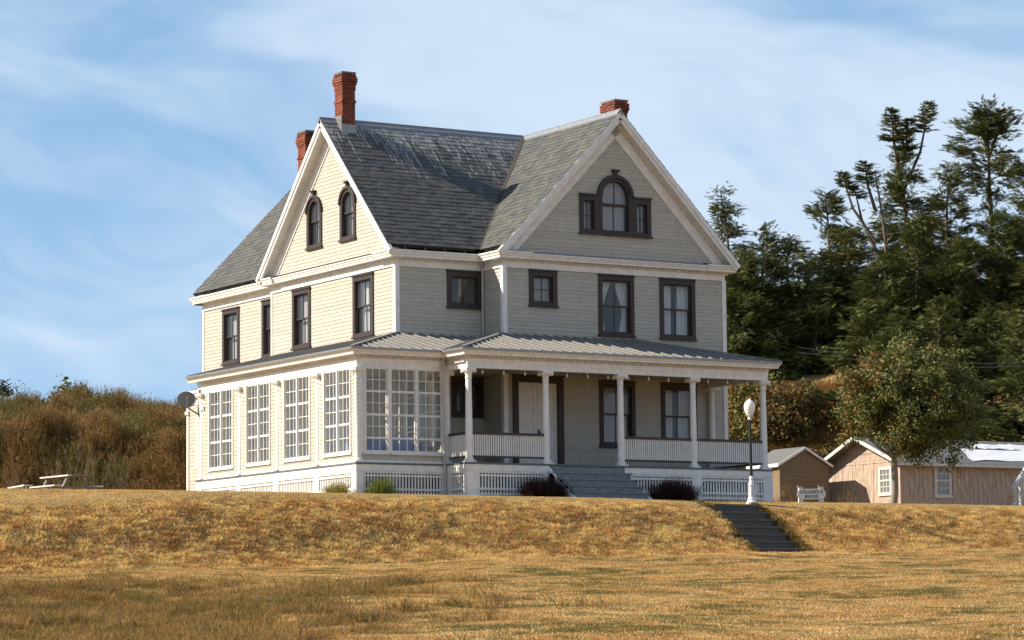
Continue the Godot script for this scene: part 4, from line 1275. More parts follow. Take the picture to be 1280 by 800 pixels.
func bough_at(xs: Array, cs: PackedColorArray, p: Vector3, dir: Vector3, sc: float, tone: Color) -> void:
	var z := (dir + Vector3(rng.randfn(), rng.randfn() * 0.5, rng.randfn()) * 0.3).normalized()
	var x := Vector3.UP.cross(z).normalized()
	if x.length() < 0.1: x = Vector3.RIGHT
	var y := z.cross(x)
	var roll := rng.randf_range(-0.9, 0.9)
	var bs := Basis(x, y, z) * Basis(Vector3.BACK, roll)
	xs.append(Transform3D(bs * Basis.from_scale(Vector3.ONE * sc * rng.randf_range(0.75, 1.25)), p))
	cs.append(tone * rng.randf_range(0.65, 1.35))

# a wind-shaped conifer. u, vtop: where its tip stands in the picture plane at depth d; w: crown radius; low: where the crown starts (0..1)
func conifer(label: String, u: float, vtop: float, d: float, w: float, low: float, style: String, tops: Array = []) -> void:
	var tip := at(u, vtop, d)
	var base := Vector3(tip.x, 0, tip.z)
	base.y = ground_y(base.x, base.z) - 0.2
	var H := tip.y - base.y
	var t := thing("conifer", label, "tree", base, 0.0, "conifers on the slope behind the house")
	var q := bld()
	var xs := []
	var cs := PackedColorArray()
	var tone := Color(0.085, 0.110, 0.034).lerp(Color(0.125, 0.130, 0.042), rng.randf())
	# trunk
	var pts := []
	var bend := Vector3(rng.randf_range(-0.5, 0.5), 0, rng.randf_range(-0.5, 0.5))
	var n := 10
	for i in n + 1:
		var f := float(i) / n
		pts.append(Vector3(0, H * f, 0) + bend * sin(f * PI) * 0.8 + Vector3(rng.randfn(), 0, rng.randfn()) * 0.06 * (1.0 - f))
	pts[n] = Vector3(0, H, 0)
	var r0 := 0.018 * H
	for i in n: q.tube(pts[i], pts[i + 1], r0 * (1.0 - 0.92 * i / n) + 0.012, r0 * (1.0 - 0.92 * (i + 1) / n) + 0.012, 7, false)
	# branches
	var y := H * low
	while y < H * 0.995:
		var f := y / H
		var g := (f - low) / (1.0 - low)
		var prof := pow(1.0 - g, 0.72) * 0.98 + 0.05
		if style == "tiered": prof *= 0.55 + 0.45 * absf(sin(g * 9.0 + u))
		if style == "topknot": prof = (0.95 if g < 0.42 else (0.16 if g < 0.62 else 0.52 * sqrt(maxf(0.0, 1.0 - pow((g - 0.8) / 0.21, 2))) + 0.08))
		if style == "sparse": prof *= 0.85
		var cnt := 5
		var fi := f * n
		var ip := clampi(int(fi), 0, n - 1)
		var o: Vector3 = pts[ip].lerp(pts[ip + 1], fi - ip)
		for k in cnt:
			var az := rng.randf() * TAU
			var ln := w * prof * rng.randf_range(0.45, 1.2)
			if rng.randf() < 0.12: ln *= 0.3
			if style == "topknot" and g > 0.42 and g < 0.62 and rng.randf() < 0.6: continue
			var rise := lerpf(-0.08, 0.42, g) + rng.randf_range(-0.2, 0.2)
			var dir := Vector3(cos(az), rise, sin(az)).normalized()
			var br := limb(q, o + Vector3(0, rng.randf_range(-0.2, 0.2), 0), dir, ln, 0.012 + 0.012 * ln, 3, 0.0)
			var nb := int(10 + ln * 26.0) if style == "full" else int(10 + ln * 32.0)
			if style == "sparse": nb = int(3 + ln * 2.4)
			for m in nb:
				var e := lerpf(0.30 if style != "sparse" else 0.62, 1.0, sqrt((m + rng.randf()) / nb))
				var sg := clampi(int(e * 3), 0, 2)
				var p: Vector3 = br[sg].lerp(br[sg + 1], e * 3 - sg)
				var bd: Vector3 = (br[sg + 1] - br[sg]).normalized()
				bough_at(xs, cs, p + Vector3(rng.randfn(), rng.randfn() * 0.6, rng.randfn()) * 0.2, bd + Vector3(0, -0.05, 0), (0.26 + 0.05 * minf(w, 3.0)) * (1.0 - 0.30 * g), tone)
		y += rng.randf_range(0.20, 0.36) * (1.5 if style == "sparse" else (1.0 if style == "full" else 1.15))
	# leaders with tufted tops: [du, vtop, radius m, drop m]
	for e in tops:
		var tp: Vector3 = at(u + e[0], e[1], d) - base
		var st: Vector3 = pts[n - 2]
		if e[3] > 0.0: st = Vector3(0, H - e[3], 0)
		var mid := (st + tp) * 0.5 + Vector3(tp.x - st.x, 0, tp.z - st.z) * 0.18
		q.tube(st, mid, 0.09, 0.06, 6, false); q.tube(mid, tp, 0.06, 0.02, 6, false)
		var yy := 0.0
		while yy < e[4]:
			for k in 6:
				var az := rng.randf() * TAU
				var pr: float = e[2] * (0.12 + 0.95 * sqrt(yy / e[4])) * rng.randf_range(0.5, 1.1)
				var p := tp.lerp(mid, clampf(yy / tp.distance_to(mid), 0, 1))
				var dir := Vector3(cos(az), 0.25, sin(az)).normalized()
				q.tube(p, p + dir * pr, 0.015, 0.006, 4, false)
				for m in 6: bough_at(xs, cs, p + dir * pr * (0.05 + 0.15 * m), dir, 0.20 + e[2] * 0.10, tone)
			yy += 0.13
	part("trunk", q, M.bark, t)
	multi("crown", bough_mesh, xs, cs, M.needle, t)

func shrub(called: String, label: String, cat: String, base: Vector3, rx: float, h: float, rz: float, n: int, cols: Array, mesh: ArrayMesh, sc: float, group := "") -> Node3D:
	var t := thing(called, label, cat, base, 0.0, group)
	var xs := []
	var cs := PackedColorArray()
	var q := bld()
	for i in 7: limb(q, Vector3(rng.randfn() * rx * 0.15, -0.05, rng.randfn() * rz * 0.15), Vector3(rng.randfn() * 0.5, 1.0, rng.randfn() * 0.5).normalized(), h * 0.85, 0.018 + 0.01 * h, 4, 0.0)
	for i in n:
		var d := Vector3(rng.randfn(), absf(rng.randfn()), rng.randfn()).normalized()
		var lump := 0.80 + 0.5 * noise_b.get_noise_3d(d.x * 14.0 + base.x * 3.0, d.y * 14.0, d.z * 14.0)
		var r := pow(rng.randf(), 0.45) * lump
		xs.append(Transform3D(Basis(Vector3(rng.randfn(), rng.randfn(), rng.randfn()).normalized(), rng.randf() * TAU) * Basis.from_scale(Vector3.ONE * sc * rng.randf_range(0.6, 1.3)) if mesh == leaf_mesh else Basis(Vector3(d.z, 0, -d.x).normalized(), 0.5 * Vector2(d.x, d.z).length()) * Basis(Vector3.UP, rng.randf() * TAU) * Basis.from_scale(Vector3.ONE * sc * rng.randf_range(0.6, 1.3)), Vector3(d.x * rx * r, d.y * h * r, d.z * rz * r)))
		cs.append(cols[rng.randi() % cols.size()] * rng.randf_range(0.65, 1.35))
	part("stems", q, M.bark, t)
	multi("foliage", mesh, xs, cs, M.leaf, t)
	return t

func broadleaf() -> void:
	var base := at(1117, 627, 97)
	base.y = ground_y(base.x, base.z)
	var t := thing("broadleaf_tree", "small rounded broadleaf tree with pale forked trunk before the pink barn", "tree", base)
	var q := bld()
	var fork := at(1121, 572, 97) - base
	var mid := fork * 0.5 + Vector3(0.06, 0, 0.03)
	q.tube(Vector3(0, -0.1, 0), mid, 0.14, 0.115, 9, false); q.tube(mid, fork, 0.115, 0.10, 9, false)
	var ct := at(1143, 502, 97.3) - base
	for i in 11:
		var az := TAU * i / 11.0 + rng.randf() * 0.5
		limb(q, fork, Vector3(cos(az) * 0.8, rng.randf_range(0.35, 1.3), sin(az) * 0.8).normalized(), rng.randf_range(1.3, 2.2), 0.06, 6, 0.25)
	part("trunk", q, M.pale_bark, t)
	var xs := []
	var cs := PackedColorArray()
	var green := [Color(0.13, 0.135, 0.042), Color(0.10, 0.115, 0.036), Color(0.16, 0.155, 0.05)]
	var rust := [Color(0.21, 0.12, 0.04), Color(0.17, 0.12, 0.04), Color(0.24, 0.14, 0.045)]
	for i in 8200:
		var d := Vector3(rng.randfn(), rng.randfn(), rng.randfn()).normalized()
		var lump := 0.90 + 0.65 * noise_b.get_noise_3d(d.x * 13.0, d.y * 13.0, d.z * 13.0)
		var r := pow(rng.randf(), 0.38) * lump
		var p := ct + RGT * d.x * 2.3 * r + Vector3(0, (1.92 if d.y > 0 else (2.05 if d.x > -0.1 else 1.7)) * d.y * r, 0) + Vector3(0.52, 0, -0.85) * d.z * 2.2 * r
		p += RGT * 0.35 * (0.5 - absf(d.y)) * d.x
		if rng.randf() < 0.85 * ss(0.0, -0.35, noise_b.get_noise_3d(p.x * 9, p.y * 9, p.z * 9)): continue
		xs.append(Transform3D(Basis(Vector3(rng.randfn(), rng.randfn(), rng.randfn()).normalized(), rng.randf() * TAU) * Basis.from_scale(Vector3.ONE * rng.randf_range(0.55, 0.95)), p))
		var rusty := clampf(-0.10 - d.x * 0.45 + 0.35 * maxf(d.y, 0.0) + 0.7 * noise_b.get_noise_3d(p.x * 4, p.y * 4, p.z * 4), 0, 0.85) * clampf(r * 1.1, 0, 1)
		cs.append((rust if rng.randf() < rusty else green)[rng.randi() % 3] * rng.randf_range(0.6, 1.4))
	multi("crown", leaf_mesh, xs, cs, M.leaf, t)

func forest() -> void:
	conifer("slim conifer whose small top shows beside the front gable eave", 904, 240, 130, 1.8, 0.2, "tiered")
	conifer("low conifer with pointed top, second from the house gable", 958, 292, 129, 2.2, 0.1, "open")
	conifer("broad dark conifer with layered boughs left of the tallest one", 1034, 243, 132, 2.5, 0.15, "tiered")
	conifer("bare-limbed conifer leaning left with flat tufts on its branches", 1097, 215, 134, 2.5, 0.45, "sparse", [[-42, 217, 0.55, 3.2, 0.7], [-26, 234, 0.5, 3.6, 0.6], [-13, 204, 0.65, 1.8, 1.0]])
	conifer("tallest conifer, its trunk splitting into three tufted tops", 1126, 190, 136, 2.3, 0.2, "open", [[-9, 138, 0.7, 0.9, 2.0], [13, 151, 0.72, 1.3, 2.0], [39, 130, 0.62, 2.2, 1.3]])
	conifer("bushy conifer between the three-topped one and the topknot one", 1190, 212, 138, 2.6, 0.15, "tiered")
	conifer("tall conifer with a dark topknot over a thin neck", 1238, 140, 134, 2.5, 0.2, "topknot", [[16, 140, 0.7, 2.0, 1.6], [-10, 142, 0.7, 2.0, 1.4]])
	conifer("conifer cut by the photograph's edge below the topknot one", 1284, 200, 131, 2.2, 0.15, "tiered")
	var low := [[928, 312, 128, 2.1], [988, 300, 129, 2.2], [1066, 282, 130, 2.2], [1110, 318, 128, 2.3], [1158, 268, 129, 2.3], [1206, 300, 128, 2.4], [1258, 268, 129, 2.4], [1300, 330, 127, 2.6], [1016, 352, 128, 2.0], [1082, 376, 121, 2.2], [1238, 385, 120, 2.0], [950, 372, 128, 2.0], [1130, 400, 119, 2.0], [1178, 388, 119.5, 2.1], [1282, 395, 117.5, 2.2]]
	var lab := ["lower conifer just right of the house corner", "lower conifer under the broad layered one, nearer the house", "lower conifer under the broad layered one, away from the house", "lower conifer under the three-topped one", "lower conifer between the three-topped one and the broadleaf crown", "lower conifer above the broadleaf tree's right shoulder", "lower conifer under the topknot one", "lower conifer at the right edge over the barn roof", "short conifer low on the slope over the brown shed", "short conifer behind the broadleaf tree's left shoulder", "short bright conifer behind the white roof patch", "short conifer behind the porch roof's right tip", "short conifer hidden to its top by the broadleaf crown", "short conifer over the broadleaf crown's right side", "short conifer filling the right edge above the barn"]
	for i in low.size(): conifer(lab[i], low[i][0], low[i][1], low[i][2], low[i][3], 0.02, "full")
	# deeper wood behind, seen only through gaps
	var xs := []
	var cs := PackedColorArray()
	for i in 5200:
		var s := rng.randf_range(138, 150)
		var u := rng.randf_range(880, 1330)
		var v := 330.0 + 60.0 * (0.5 + noise_b.get_noise_1d(u * 0.35)) + 170.0 * rng.randf()
		var p := at(u, v, s)
		if p.y < ground_y(p.x, p.z): continue
		bough_at(xs, cs, p, Vector3(rng.randfn(), -0.2, rng.randfn()), 1.0, Color(0.085, 0.110, 0.034).lerp(Color(0.125, 0.130, 0.042), rng.randf()))
	var wood := thing("distant_wood", "dark mass of further conifers behind the front trees", "wood")
	wood.set_meta("kind", "stuff")
	multi("foliage", bough_mesh, xs, cs, M.needle, wood)
	# shrubs on the slope
	var rusty := [Color(0.16, 0.085, 0.03), Color(0.12, 0.09, 0.03), Color(0.20, 0.12, 0.04), Color(0.09, 0.085, 0.025)]
	var gold := [Color(0.16, 0.14, 0.03), Color(0.12, 0.115, 0.03), Color(0.17, 0.11, 0.03)]
	var sl := [[928, 520, 117, 1.5, 1.9, gold, "yellow-green shrub seen through the porch's right end"], [975, 500, 119, 1.6, 2.2, rusty, "rusty shrub above the brown shed's left eave"], [1005, 498, 120, 1.5, 1.7, rusty, "rusty shrub above the brown shed's ridge"], [1040, 528, 116, 1.0, 1.1, rusty, "rusty shrub between shed roof and broadleaf crown"], [945, 478, 121, 1.6, 2.2, gold, "golden shrub under the porch roof's right tip"], [1262, 512, 116, 1.7, 1.6, gold, "olive shrub above the barn's white roof patch"], [1225, 525, 114, 1.3, 1.3, rusty, "brown shrub behind the barn ridge beside the broadleaf tree"]]
	for e in sl:
		var p := at(e[0], e[1], e[2])
		p.y = ground_y(p.x, p.z)
		shrub("hillside_shrub", e[6], "shrub", p, e[3], e[4] * 1.15, e[3], 620, e[5], leaf_mesh, 1.2, "shrubs on the slope behind the shed")
	# bare branching bushes before the orange slope
	for e in [[960, 556, 113, "bare branching bush beside the porch's corner column"], [1000, 552, 112, "bare branching bush over the brown shed roof"], [935, 552, 113, "bare branching bush seen through the porch railing end"]]:
		var p := at(e[0], e[1], e[2])
		p.y = ground_y(p.x, p.z)
		var t := thing("bare_bush", e[3], "bush", p, 0.0, "bare bushes on the orange slope")
		var q := bld()
		for i in 6:
			var br := limb(q, Vector3.ZERO, Vector3(rng.randfn() * 0.7, 1.0, rng.randfn() * 0.7).normalized(), rng.randf_range(1.8, 3.2), 0.06, 5, 0.0)
			for k in 9:
				var tw := limb(q, br[1 + rng.randi() % 4], Vector3(rng.randfn(), 0.6, rng.randfn()).normalized(), rng.randf_range(0.6, 1.3), 0.026, 3, 0.0)
				for j in 3: limb(q, tw[1 + rng.randi() % 3], Vector3(rng.randfn(), 0.4, rng.randfn()).normalized(), rng.randf_range(0.3, 0.6), 0.014, 2, 0.0)
		part("branches", q, M.bark if e[0] != 1000 else M.pale_bark, t)
	# dry grass on the slope behind the shed
	xs = []; cs = PackedColorArray()
	for i in 9000:
		var s := rng.randf_range(107, 124)
		var t := rng.randf_range(6.0, 0.115 * s)
		var x := CAM.x + s * 0.5196 + t * 0.8544
		var z := CAM.z - s * 0.8544 + t * 0.5196
		xs.append(Transform3D(Basis(Vector3.UP, rng.randf() * TAU) * Basis.from_scale(Vector3(0.8, 0.55, 0.8)), Vector3(x, ground_y(x, z), z)))
		cs.append(Color(0.30, 0.185, 0.065) * rng.randf_range(0.6, 1.2))
	var dry := thing("slope_grass", "orange dry grass on the slope behind the shed", "grass")
	dry.set_meta("kind", "stuff")
	multi("stalks", twig_mesh, xs, cs, M.grass, dry)

func left_hill() -> void:
	var xs := []
	var cs := PackedColorArray()
	var tx := []
	var tc := PackedColorArray()
	var rust := Color(0.24, 0.135, 0.052)
	var olive := Color(0.125, 0.135, 0.042)
	var tan_ := Color(0.30, 0.20, 0.085)
	for i in 112000:
		var s := rng.randf_range(94.5, 121)
		var t := rng.randf_range(-0.215 * s, -7.0)
		var x := CAM.x + s * 0.5196 + t * 0.8544
		var z := CAM.z - s * 0.8544 + t * 0.5196
		var mound := 0.55 + 0.9 * noise_b.get_noise_2d(x * 4.5, z * 4.5)
		var hgt := clampf(0.35 + 1.15 * mound, 0.1, 2.0) * ss(94, 96.5, s) 
		if s > 111: hgt *= 1.0 + 0.5 * noise_b.get_noise_2d(t * 6.0, 2.0)
		var f := pow(rng.randf(), 0.55)
		var p := Vector3(x, ground_y(x, z) + hgt * f, z)
		var k := noise_b.get_noise_2d(x * 2.6 + 70.0, z * 2.6)
		var c := rust.lerp(olive, clampf(0.30 + 2.2 * k + 0.45 * ss(101, 110, s), 0, 1)).lerp(tan_, clampf(-k * 1.4 - 0.2, 0, 0.7))
		if rng.randf() < 0.12 + 0.3 * ss(0.0, 0.3, k):
			xs.append(Transform3D(Basis(Vector3(rng.randfn(), rng.randfn(), rng.randfn()).normalized(), rng.randf() * TAU) * Basis.from_scale(Vector3.ONE * rng.randf_range(0.28, 0.5)), p)); cs.append(c * rng.randf_range(0.6, 1.4))
		else:
			tx.append(Transform3D(Basis(Vector3.UP, rng.randf() * TAU) * Basis.from_scale(Vector3.ONE * rng.randf_range(0.4, 0.8)), p - Vector3(0, 0.2, 0))); tc.append(c.lerp(rust, 0.35) * rng.randf_range(0.6, 1.5))
	var b := thing("hillside_brush", "tangled rust and olive brush covering the hill left of the house", "brush")
	b.set_meta("kind", "stuff")
	multi("foliage", leaf_mesh, xs, cs, M.leaf, b)
	multi("twigs", twig_mesh, tx, tc, M.leaf, b)
	var p := at(95, 505, 118)
	p.y = ground_y(p.x, p.z) + 0.3
	shrub("hilltop_bush", "rounded green bush standing up on the brushy hilltop", "bush", p, 1.35, 1.9, 1.3, 700, [Color(0.075, 0.085, 0.025), Color(0.10, 0.10, 0.03)], leaf_mesh, 1.2)
	p = at(7, 500, 124)
	p.y = ground_y(p.x, p.z)
	var t := thing("hilltop_tree", "tiny flat-topped tree on the skyline at the far left", "tree", p)
	var top := at(7, 487, 124) - p
	var q := bld()
	q.tube(Vector3.ZERO, top, 0.07, 0.03, 6, false)
	part("trunk", q, M.bark, t)
	xs = []; cs = PackedColorArray()
	for i in 46:
		xs.append(Transform3D(Basis(Vector3(rng.randfn(), rng.randfn(), rng.randfn()).normalized(), rng.randf() * TAU), top + Vector3(rng.randfn() * 0.3, rng.randfn() * 0.13, rng.randfn() * 0.3))); cs.append(Color(0.05, 0.06, 0.02) * rng.randf_range(0.7, 1.3))
	multi("crown", leaf_mesh, xs, cs, M.leaf, t)
	# dried weeds standing before the brush
	var wl := ["tall pale dried weed, leftmost before the dark brush", "dried weed behind the picnic table top", "tallest dried weed right behind the picnic table", "yellowish dried weed right of the picnic table", "dried weed between picnic table and house, nearer the house"]
	var wu := [26, 78, 100, 123, 152]
	for i in 5:
		p = at(wu[i], 600, 93.6)
		p.y = ground_y(p.x, p.z)
		var hh: float = at(wu[i], [562, 560, 548, 562, 553][i], 93.6).y - p.y
		t = thing("dried_weed", wl[i], "weed", p, 0.0, "dried weeds before the brush")
		q = bld()
		xs = []; cs = PackedColorArray()
		for k in 7:
			var br := limb(q, Vector3(rng.randfn() * 0.08, 0, rng.randfn() * 0.08), Vector3(rng.randfn() * 0.13, 1, rng.randfn() * 0.13).normalized(), hh * rng.randf_range(0.75, 1.05), 0.011, 5, 0.35)
			for m in 5:
				xs.append(Transform3D(Basis(Vector3.UP, rng.randf() * TAU) * Basis.from_scale(Vector3.ONE * 0.30), br[2 + m % 4] - Vector3(0, 0.05, 0))); cs.append(Color(0.26, 0.17, 0.06) * rng.randf_range(0.6, 1.2))
		part("stalks", q, M.wood_grey, t)
		multi("seed_heads", twig_mesh, xs, cs, M.leaf, t)

# ---------- outbuildings and small things
func shed() -> void:
	var f := at(978, 600, 106.0)
	var x0 := f.x
	var z0 := f.z
	var x1 := x0 + 2.12
	var yb := ground_y(x0, z0) - 0.2
	var ye := at(978, 578, 106.0).y
	var yp := at(1010, 557, 106.0).y
	var t := thing("garden_shed", "brown lap-sided garden shed with low grey gable roof beside the porch", "shed", Vector3(x0, 0, z0))
	var w := x1 - x0
	var xf := Transform3D()
	var q := bld()
	q.box(Vector3(0, yb, -1.7), Vector3(w, ye, -0.01))
	q.tri(Vector3(0, ye, -0.01), Vector3(w, ye, -0.01), Vector3(w * 0.5, yp - 0.06, -0.01))
	q.box(Vector3(-0.02, yb, -0.10), Vector3(0.06, ye, 0.022)); q.box(Vector3(w - 0.06, yb, -0.10), Vector3(w + 0.02, ye, 0.022))
	var wl := part("wall", q, M.shed_brown, t)
	var y := yb
	while y < yp - 0.15:
		var a := 0.06
		var e := w - 0.06
		if y > ye - 0.1:
			var hw := w * 0.5 * (yp - 0.08 - y - 0.08) / (yp - ye)
			a = maxf(0.0, w * 0.5 - hw); e = minf(w, w * 0.5 + hw)
		if e - a > 0.05:
			var b := bld()
			b.quad(Vector3(a, y, 0.02), Vector3(e, y, 0.02), Vector3(e, y + 0.16, 0.004), Vector3(a, y + 0.16, 0.004))
			b.quad(Vector3(a, y, 0.0), Vector3(e, y, 0.0), Vector3(e, y, 0.02), Vector3(a, y, 0.02))
			part("lap_board", b, M.shed_brown, wl)
		y += 0.16
	q = bld()
	for s: float in [-1.0, 1.0]:
		var ea := Vector3(w * 0.5 + s * (w * 0.5 + 0.14), ye - 0.06, 0)
		var pk := Vector3(w * 0.5, yp, 0)
		if s < 0: slab(q, [ea + Vector3(0, 0, -1.8), ea + Vector3(0, 0, 0.12), pk + Vector3(0, 0, 0.12), pk + Vector3(0, 0, -1.8)], 0.03)
		else: slab(q, [ea + Vector3(0, 0, 0.12), ea + Vector3(0, 0, -1.8), pk + Vector3(0, 0, -1.8), pk + Vector3(0, 0, 0.12)], 0.03)
	part("roof", q, M.shingle_grey, t)
	q = bld()
	for s: float in [-1.0, 1.0]:
		var ea := Vector3(w * 0.5 + s * (w * 0.5 + 0.14), ye - 0.10, 0.115)
		q.bar(ea, Vector3(w * 0.5, yp - 0.045, 0.115), 0.012, 0.04)
	q.box(Vector3(-0.15, ye - 0.16, -1.8), Vector3(-0.12, ye - 0.04, 0.10))
	part("fascia", q, M.trim, t)

func barn() -> void:
	var c := at(1128, 575, 105.0)
	var x0 := c.x
	var z1 := c.z
	var W := 4.1
	var Lb := 15.0
	var yb := ground_y(x0, z1) - 0.3
	var ye := c.y
	var yp := ye + 0.86
	var t := thing("barn", "long faded pink board-sided barn with patched white roof behind the tree", "barn", Vector3(x0, 0, z1))
	var q := bld()
	q.box(Vector3(0.02, yb, -W), Vector3(0.06, ye, 0)); q.box(Vector3(0.06, yb, -0.06), Vector3(Lb, ye, -0.02)); q.box(Vector3(0.06, yb, -W), Vector3(Lb, ye, -W + 0.04)); q.box(Vector3(Lb - 0.04, yb, -W + 0.04), Vector3(Lb, ye, -0.06))
	q.tri(Vector3(0.02, ye, -W), Vector3(0.02, ye, 0), Vector3(0.02, yp, -W * 0.5))
	q.box(Vector3(-0.02, ye - 0.04, -W), Vector3(0.02, ye + 0.05, 0.0))
	q.box(Vector3(0.0, ye - 0.16, -0.02), Vector3(Lb, ye - 0.02, 0.014))
	var wl := part("wall", q, M.barn_pink, t)
	# upright boards
	var u := 0.0
	while u < Lb - 0.1:
		var bw := rng.randf_range(0.17, 0.23)
		var y1 := ye - 0.165
		if not (u + bw > 1.46 and u < 2.3): boxpart("board", Transform3D(), Vector3(u + 0.005, yb, -0.02), Vector3(u + bw - 0.005, y1, rng.randf_range(0.0, 0.012)), M.barn_pink, wl)
		else:
			boxpart("board", Transform3D(), Vector3(u + 0.005, yb, -0.02), Vector3(u + bw - 0.005, at(1188, 620, 105.5).y, rng.randf_range(0.0, 0.012)), M.barn_pink, wl)
		u += bw
	u = -W
	while u < -0.05:
		var bw := rng.randf_range(0.17, 0.23)
		boxpart("board", Transform3D(), Vector3(rng.randf_range(-0.012, 0.0), yb, u + 0.005), Vector3(0.02, ye - 0.05, minf(u + bw - 0.005, 0.0)), M.barn_pink, wl)
		u += bw
	for k in 3:
		var hw := W * 0.5 * (1.0 - (k + 0.75) * 0.26 / 0.86)
		boxpart("board", Transform3D(), Vector3(0.0, ye + 0.06 + k * 0.26, -W * 0.5 - hw), Vector3(0.02, ye + 0.30 + k * 0.26, -W * 0.5 + hw), M.barn_pink, wl)
	# windows
	var ys := at(1188, 620, 105.5).y
	var yt := at(1188, 580, 105.5).y
	for e in [[wall_xf(Vector3(0, 0, 0), Vector3(0, 0, 1)), 1.50, 2.26, ys, yt], [wall_xf(Vector3(0, 0, 0), Vector3(-1, 0, 0)), -1.18, -0.44, at(1110, 617, 105).y, at(1110, 582, 105).y]]:
		var xf: Transform3D = e[0]
		q = bld(xf)
		var a: float = e[1]
		var b: float = e[2]
		q.box(Vector3(a, e[3], -0.06), Vector3(a + 0.08, e[4], 0.045)); q.box(Vector3(b - 0.08, e[3], -0.06), Vector3(b, e[4], 0.045)); q.box(Vector3(a + 0.08, e[4] - 0.08, -0.06), Vector3(b - 0.08, e[4], 0.045)); q.box(Vector3(a - 0.03, e[3] - 0.05, -0.06), Vector3(b + 0.03, e[3] + 0.04, 0.06))
		q.box(Vector3(a + 0.08, e[3] + 0.03, -0.5), Vector3(b - 0.08, e[4] - 0.08, -0.46))
		var w := part("window", q, M.bench_white, t)
		var ym: float = (e[3] + e[4]) * 0.5
		grid_sash(xf, a + 0.08, b - 0.08, ym, e[4] - 0.08, 3, 2, 0.03, 0.012, 0.024, M.bench_white, w)
		grid_sash(xf, a + 0.08, b - 0.08, e[3] + 0.04, ym, 3, 2, 0.03, 0.012, 0.018, M.bench_white, w)
		var dk := bld(xf)
		dk.quad(Vector3(a + 0.08, e[3], 0.013), Vector3(b - 0.08, e[3], 0.013), Vector3(b - 0.08, e[4] - 0.05, 0.013), Vector3(a + 0.08, e[4] - 0.05, 0.013))
		part("blind", dk, M.dish_grey, w)
	# roof, sagging a little, with loose white sheets
	q = bld()
	slab(q, [Vector3(-0.45, ye - 0.08, 0.32), Vector3(Lb + 0.2, ye - 0.08, 0.32), Vector3(Lb + 0.2, yp + 0.06, -W * 0.5), Vector3(-0.45, yp + 0.06, -W * 0.5)], 0.05)
	slab(q, [Vector3(Lb + 0.2, ye - 0.08, -W - 0.32), Vector3(-0.45, ye - 0.08, -W - 0.32), Vector3(-0.45, yp + 0.06, -W * 0.5), Vector3(Lb + 0.2, yp + 0.06, -W * 0.5)], 0.05)
	var rf := part("roof", q, M.shingle_grey, t)
	q = bld()
	for s: float in [-1.0, 1.0]: q.bar(Vector3(-0.44, ye - 0.10, -W * 0.5 + s * (W * 0.5 + 0.34)), Vector3(-0.44, yp + 0.03, -W * 0.5), 0.02, 0.06)
	q.box(Vector3(-0.45, ye - 0.20, 0.31), Vector3(Lb + 0.2, ye - 0.09, 0.335))
	part("fascia", q, M.bench_white, rf)
	var rise := (yp + 0.14) / 1.0
	var V := (Vector3(0, yp + 0.06, -W * 0.5) - Vector3(0, ye - 0.08, 0.32))
	var o := Vector3(0, ye - 0.08, 0.32)
	var nrm := Vector3(1, 0, 0).cross(V.normalized())
	for e in [[3.4, 9.5, 0.12, 0.60], [4.6, 7.0, 0.64, 0.86]]:
		q = bld()
		var nu := 10
		var pts := []
		for j in 5:
			var row := []
			for i in nu + 1:
				var uu := lerpf(e[0], e[1], float(i) / nu) + rng.randf_range(-0.10, 0.10) + (j - 2) * 0.12
				row.append(o + Vector3(uu, 0, 0) + V * (lerpf(e[2], e[3], j / 4.0) + rng.randf_range(-0.03, 0.03)) + nrm * rng.randf_range(0.015, 0.035))
			pts.append(row)
		for j in 4:
			for i in nu: q.quad(pts[j][i], pts[j][i + 1], pts[j + 1][i + 1], pts[j + 1][i])
		part("roof_sheet", q, M.sheet_white, rf)

func lamp_post() -> void:
	var b := at(943, 627, 74.6)
	b.y = ground_y(b.x, b.z)
	var t := thing("lamp_post", "black lamp post with white acorn globe and ornate white base beside the steps", "street lamp", b)
	var k := at(939, 497, 74.6).y - b.y
	var q := bld()
	q.lathe([Vector2(0.14, -0.05), Vector2(0.14, 0.06), Vector2(0.11, 0.09), Vector2(0.10, 0.14), Vector2(0.075, 0.18), Vector2(0.068, 0.44), Vector2(0.085, 0.48), Vector2(0.07, 0.53), Vector2(0.05, 0.60), Vector2(0.06, 0.64), Vector2(0.042, 0.70)], 16, Vector3.ZERO)
	for i in 8:
		var a := TAU * i / 8
		q.tube(Vector3(cos(a) * 0.072, 0.19, sin(a) * 0.072), Vector3(cos(a) * 0.066, 0.43, sin(a) * 0.066), 0.012, 0.012, 5)
	part("base", q, M.lamp_white, t)
	q = bld(); q.tube(Vector3(0, 0.68, 0), Vector3(-0.02, k - 0.52, 0), 0.042, 0.034, 10)
	part("pole", q, M.black_metal, t)
	q = bld(); q.lathe([Vector2(0.036, k - 0.54), Vector2(0.055, k - 0.52), Vector2(0.04, k - 0.48), Vector2(0.05, k - 0.45), Vector2(0.085, k - 0.42), Vector2(0.085, k - 0.40)], 12, Vector3(-0.02, 0, 0))
	part("fitter", q, M.lamp_white, t)
	q = bld(); q.lathe([Vector2(0.075, k - 0.41), Vector2(0.105, k - 0.36), Vector2(0.135, k - 0.27), Vector2(0.142, k - 0.20), Vector2(0.132, k - 0.14), Vector2(0.10, k - 0.085), Vector2(0.06, k - 0.05), Vector2(0.03, k - 0.03), Vector2(0.018, k - 0.01), Vector2(0.0, k)], 20, Vector3(-0.02, 0, 0))
	part("globe", q, M.globe, t)

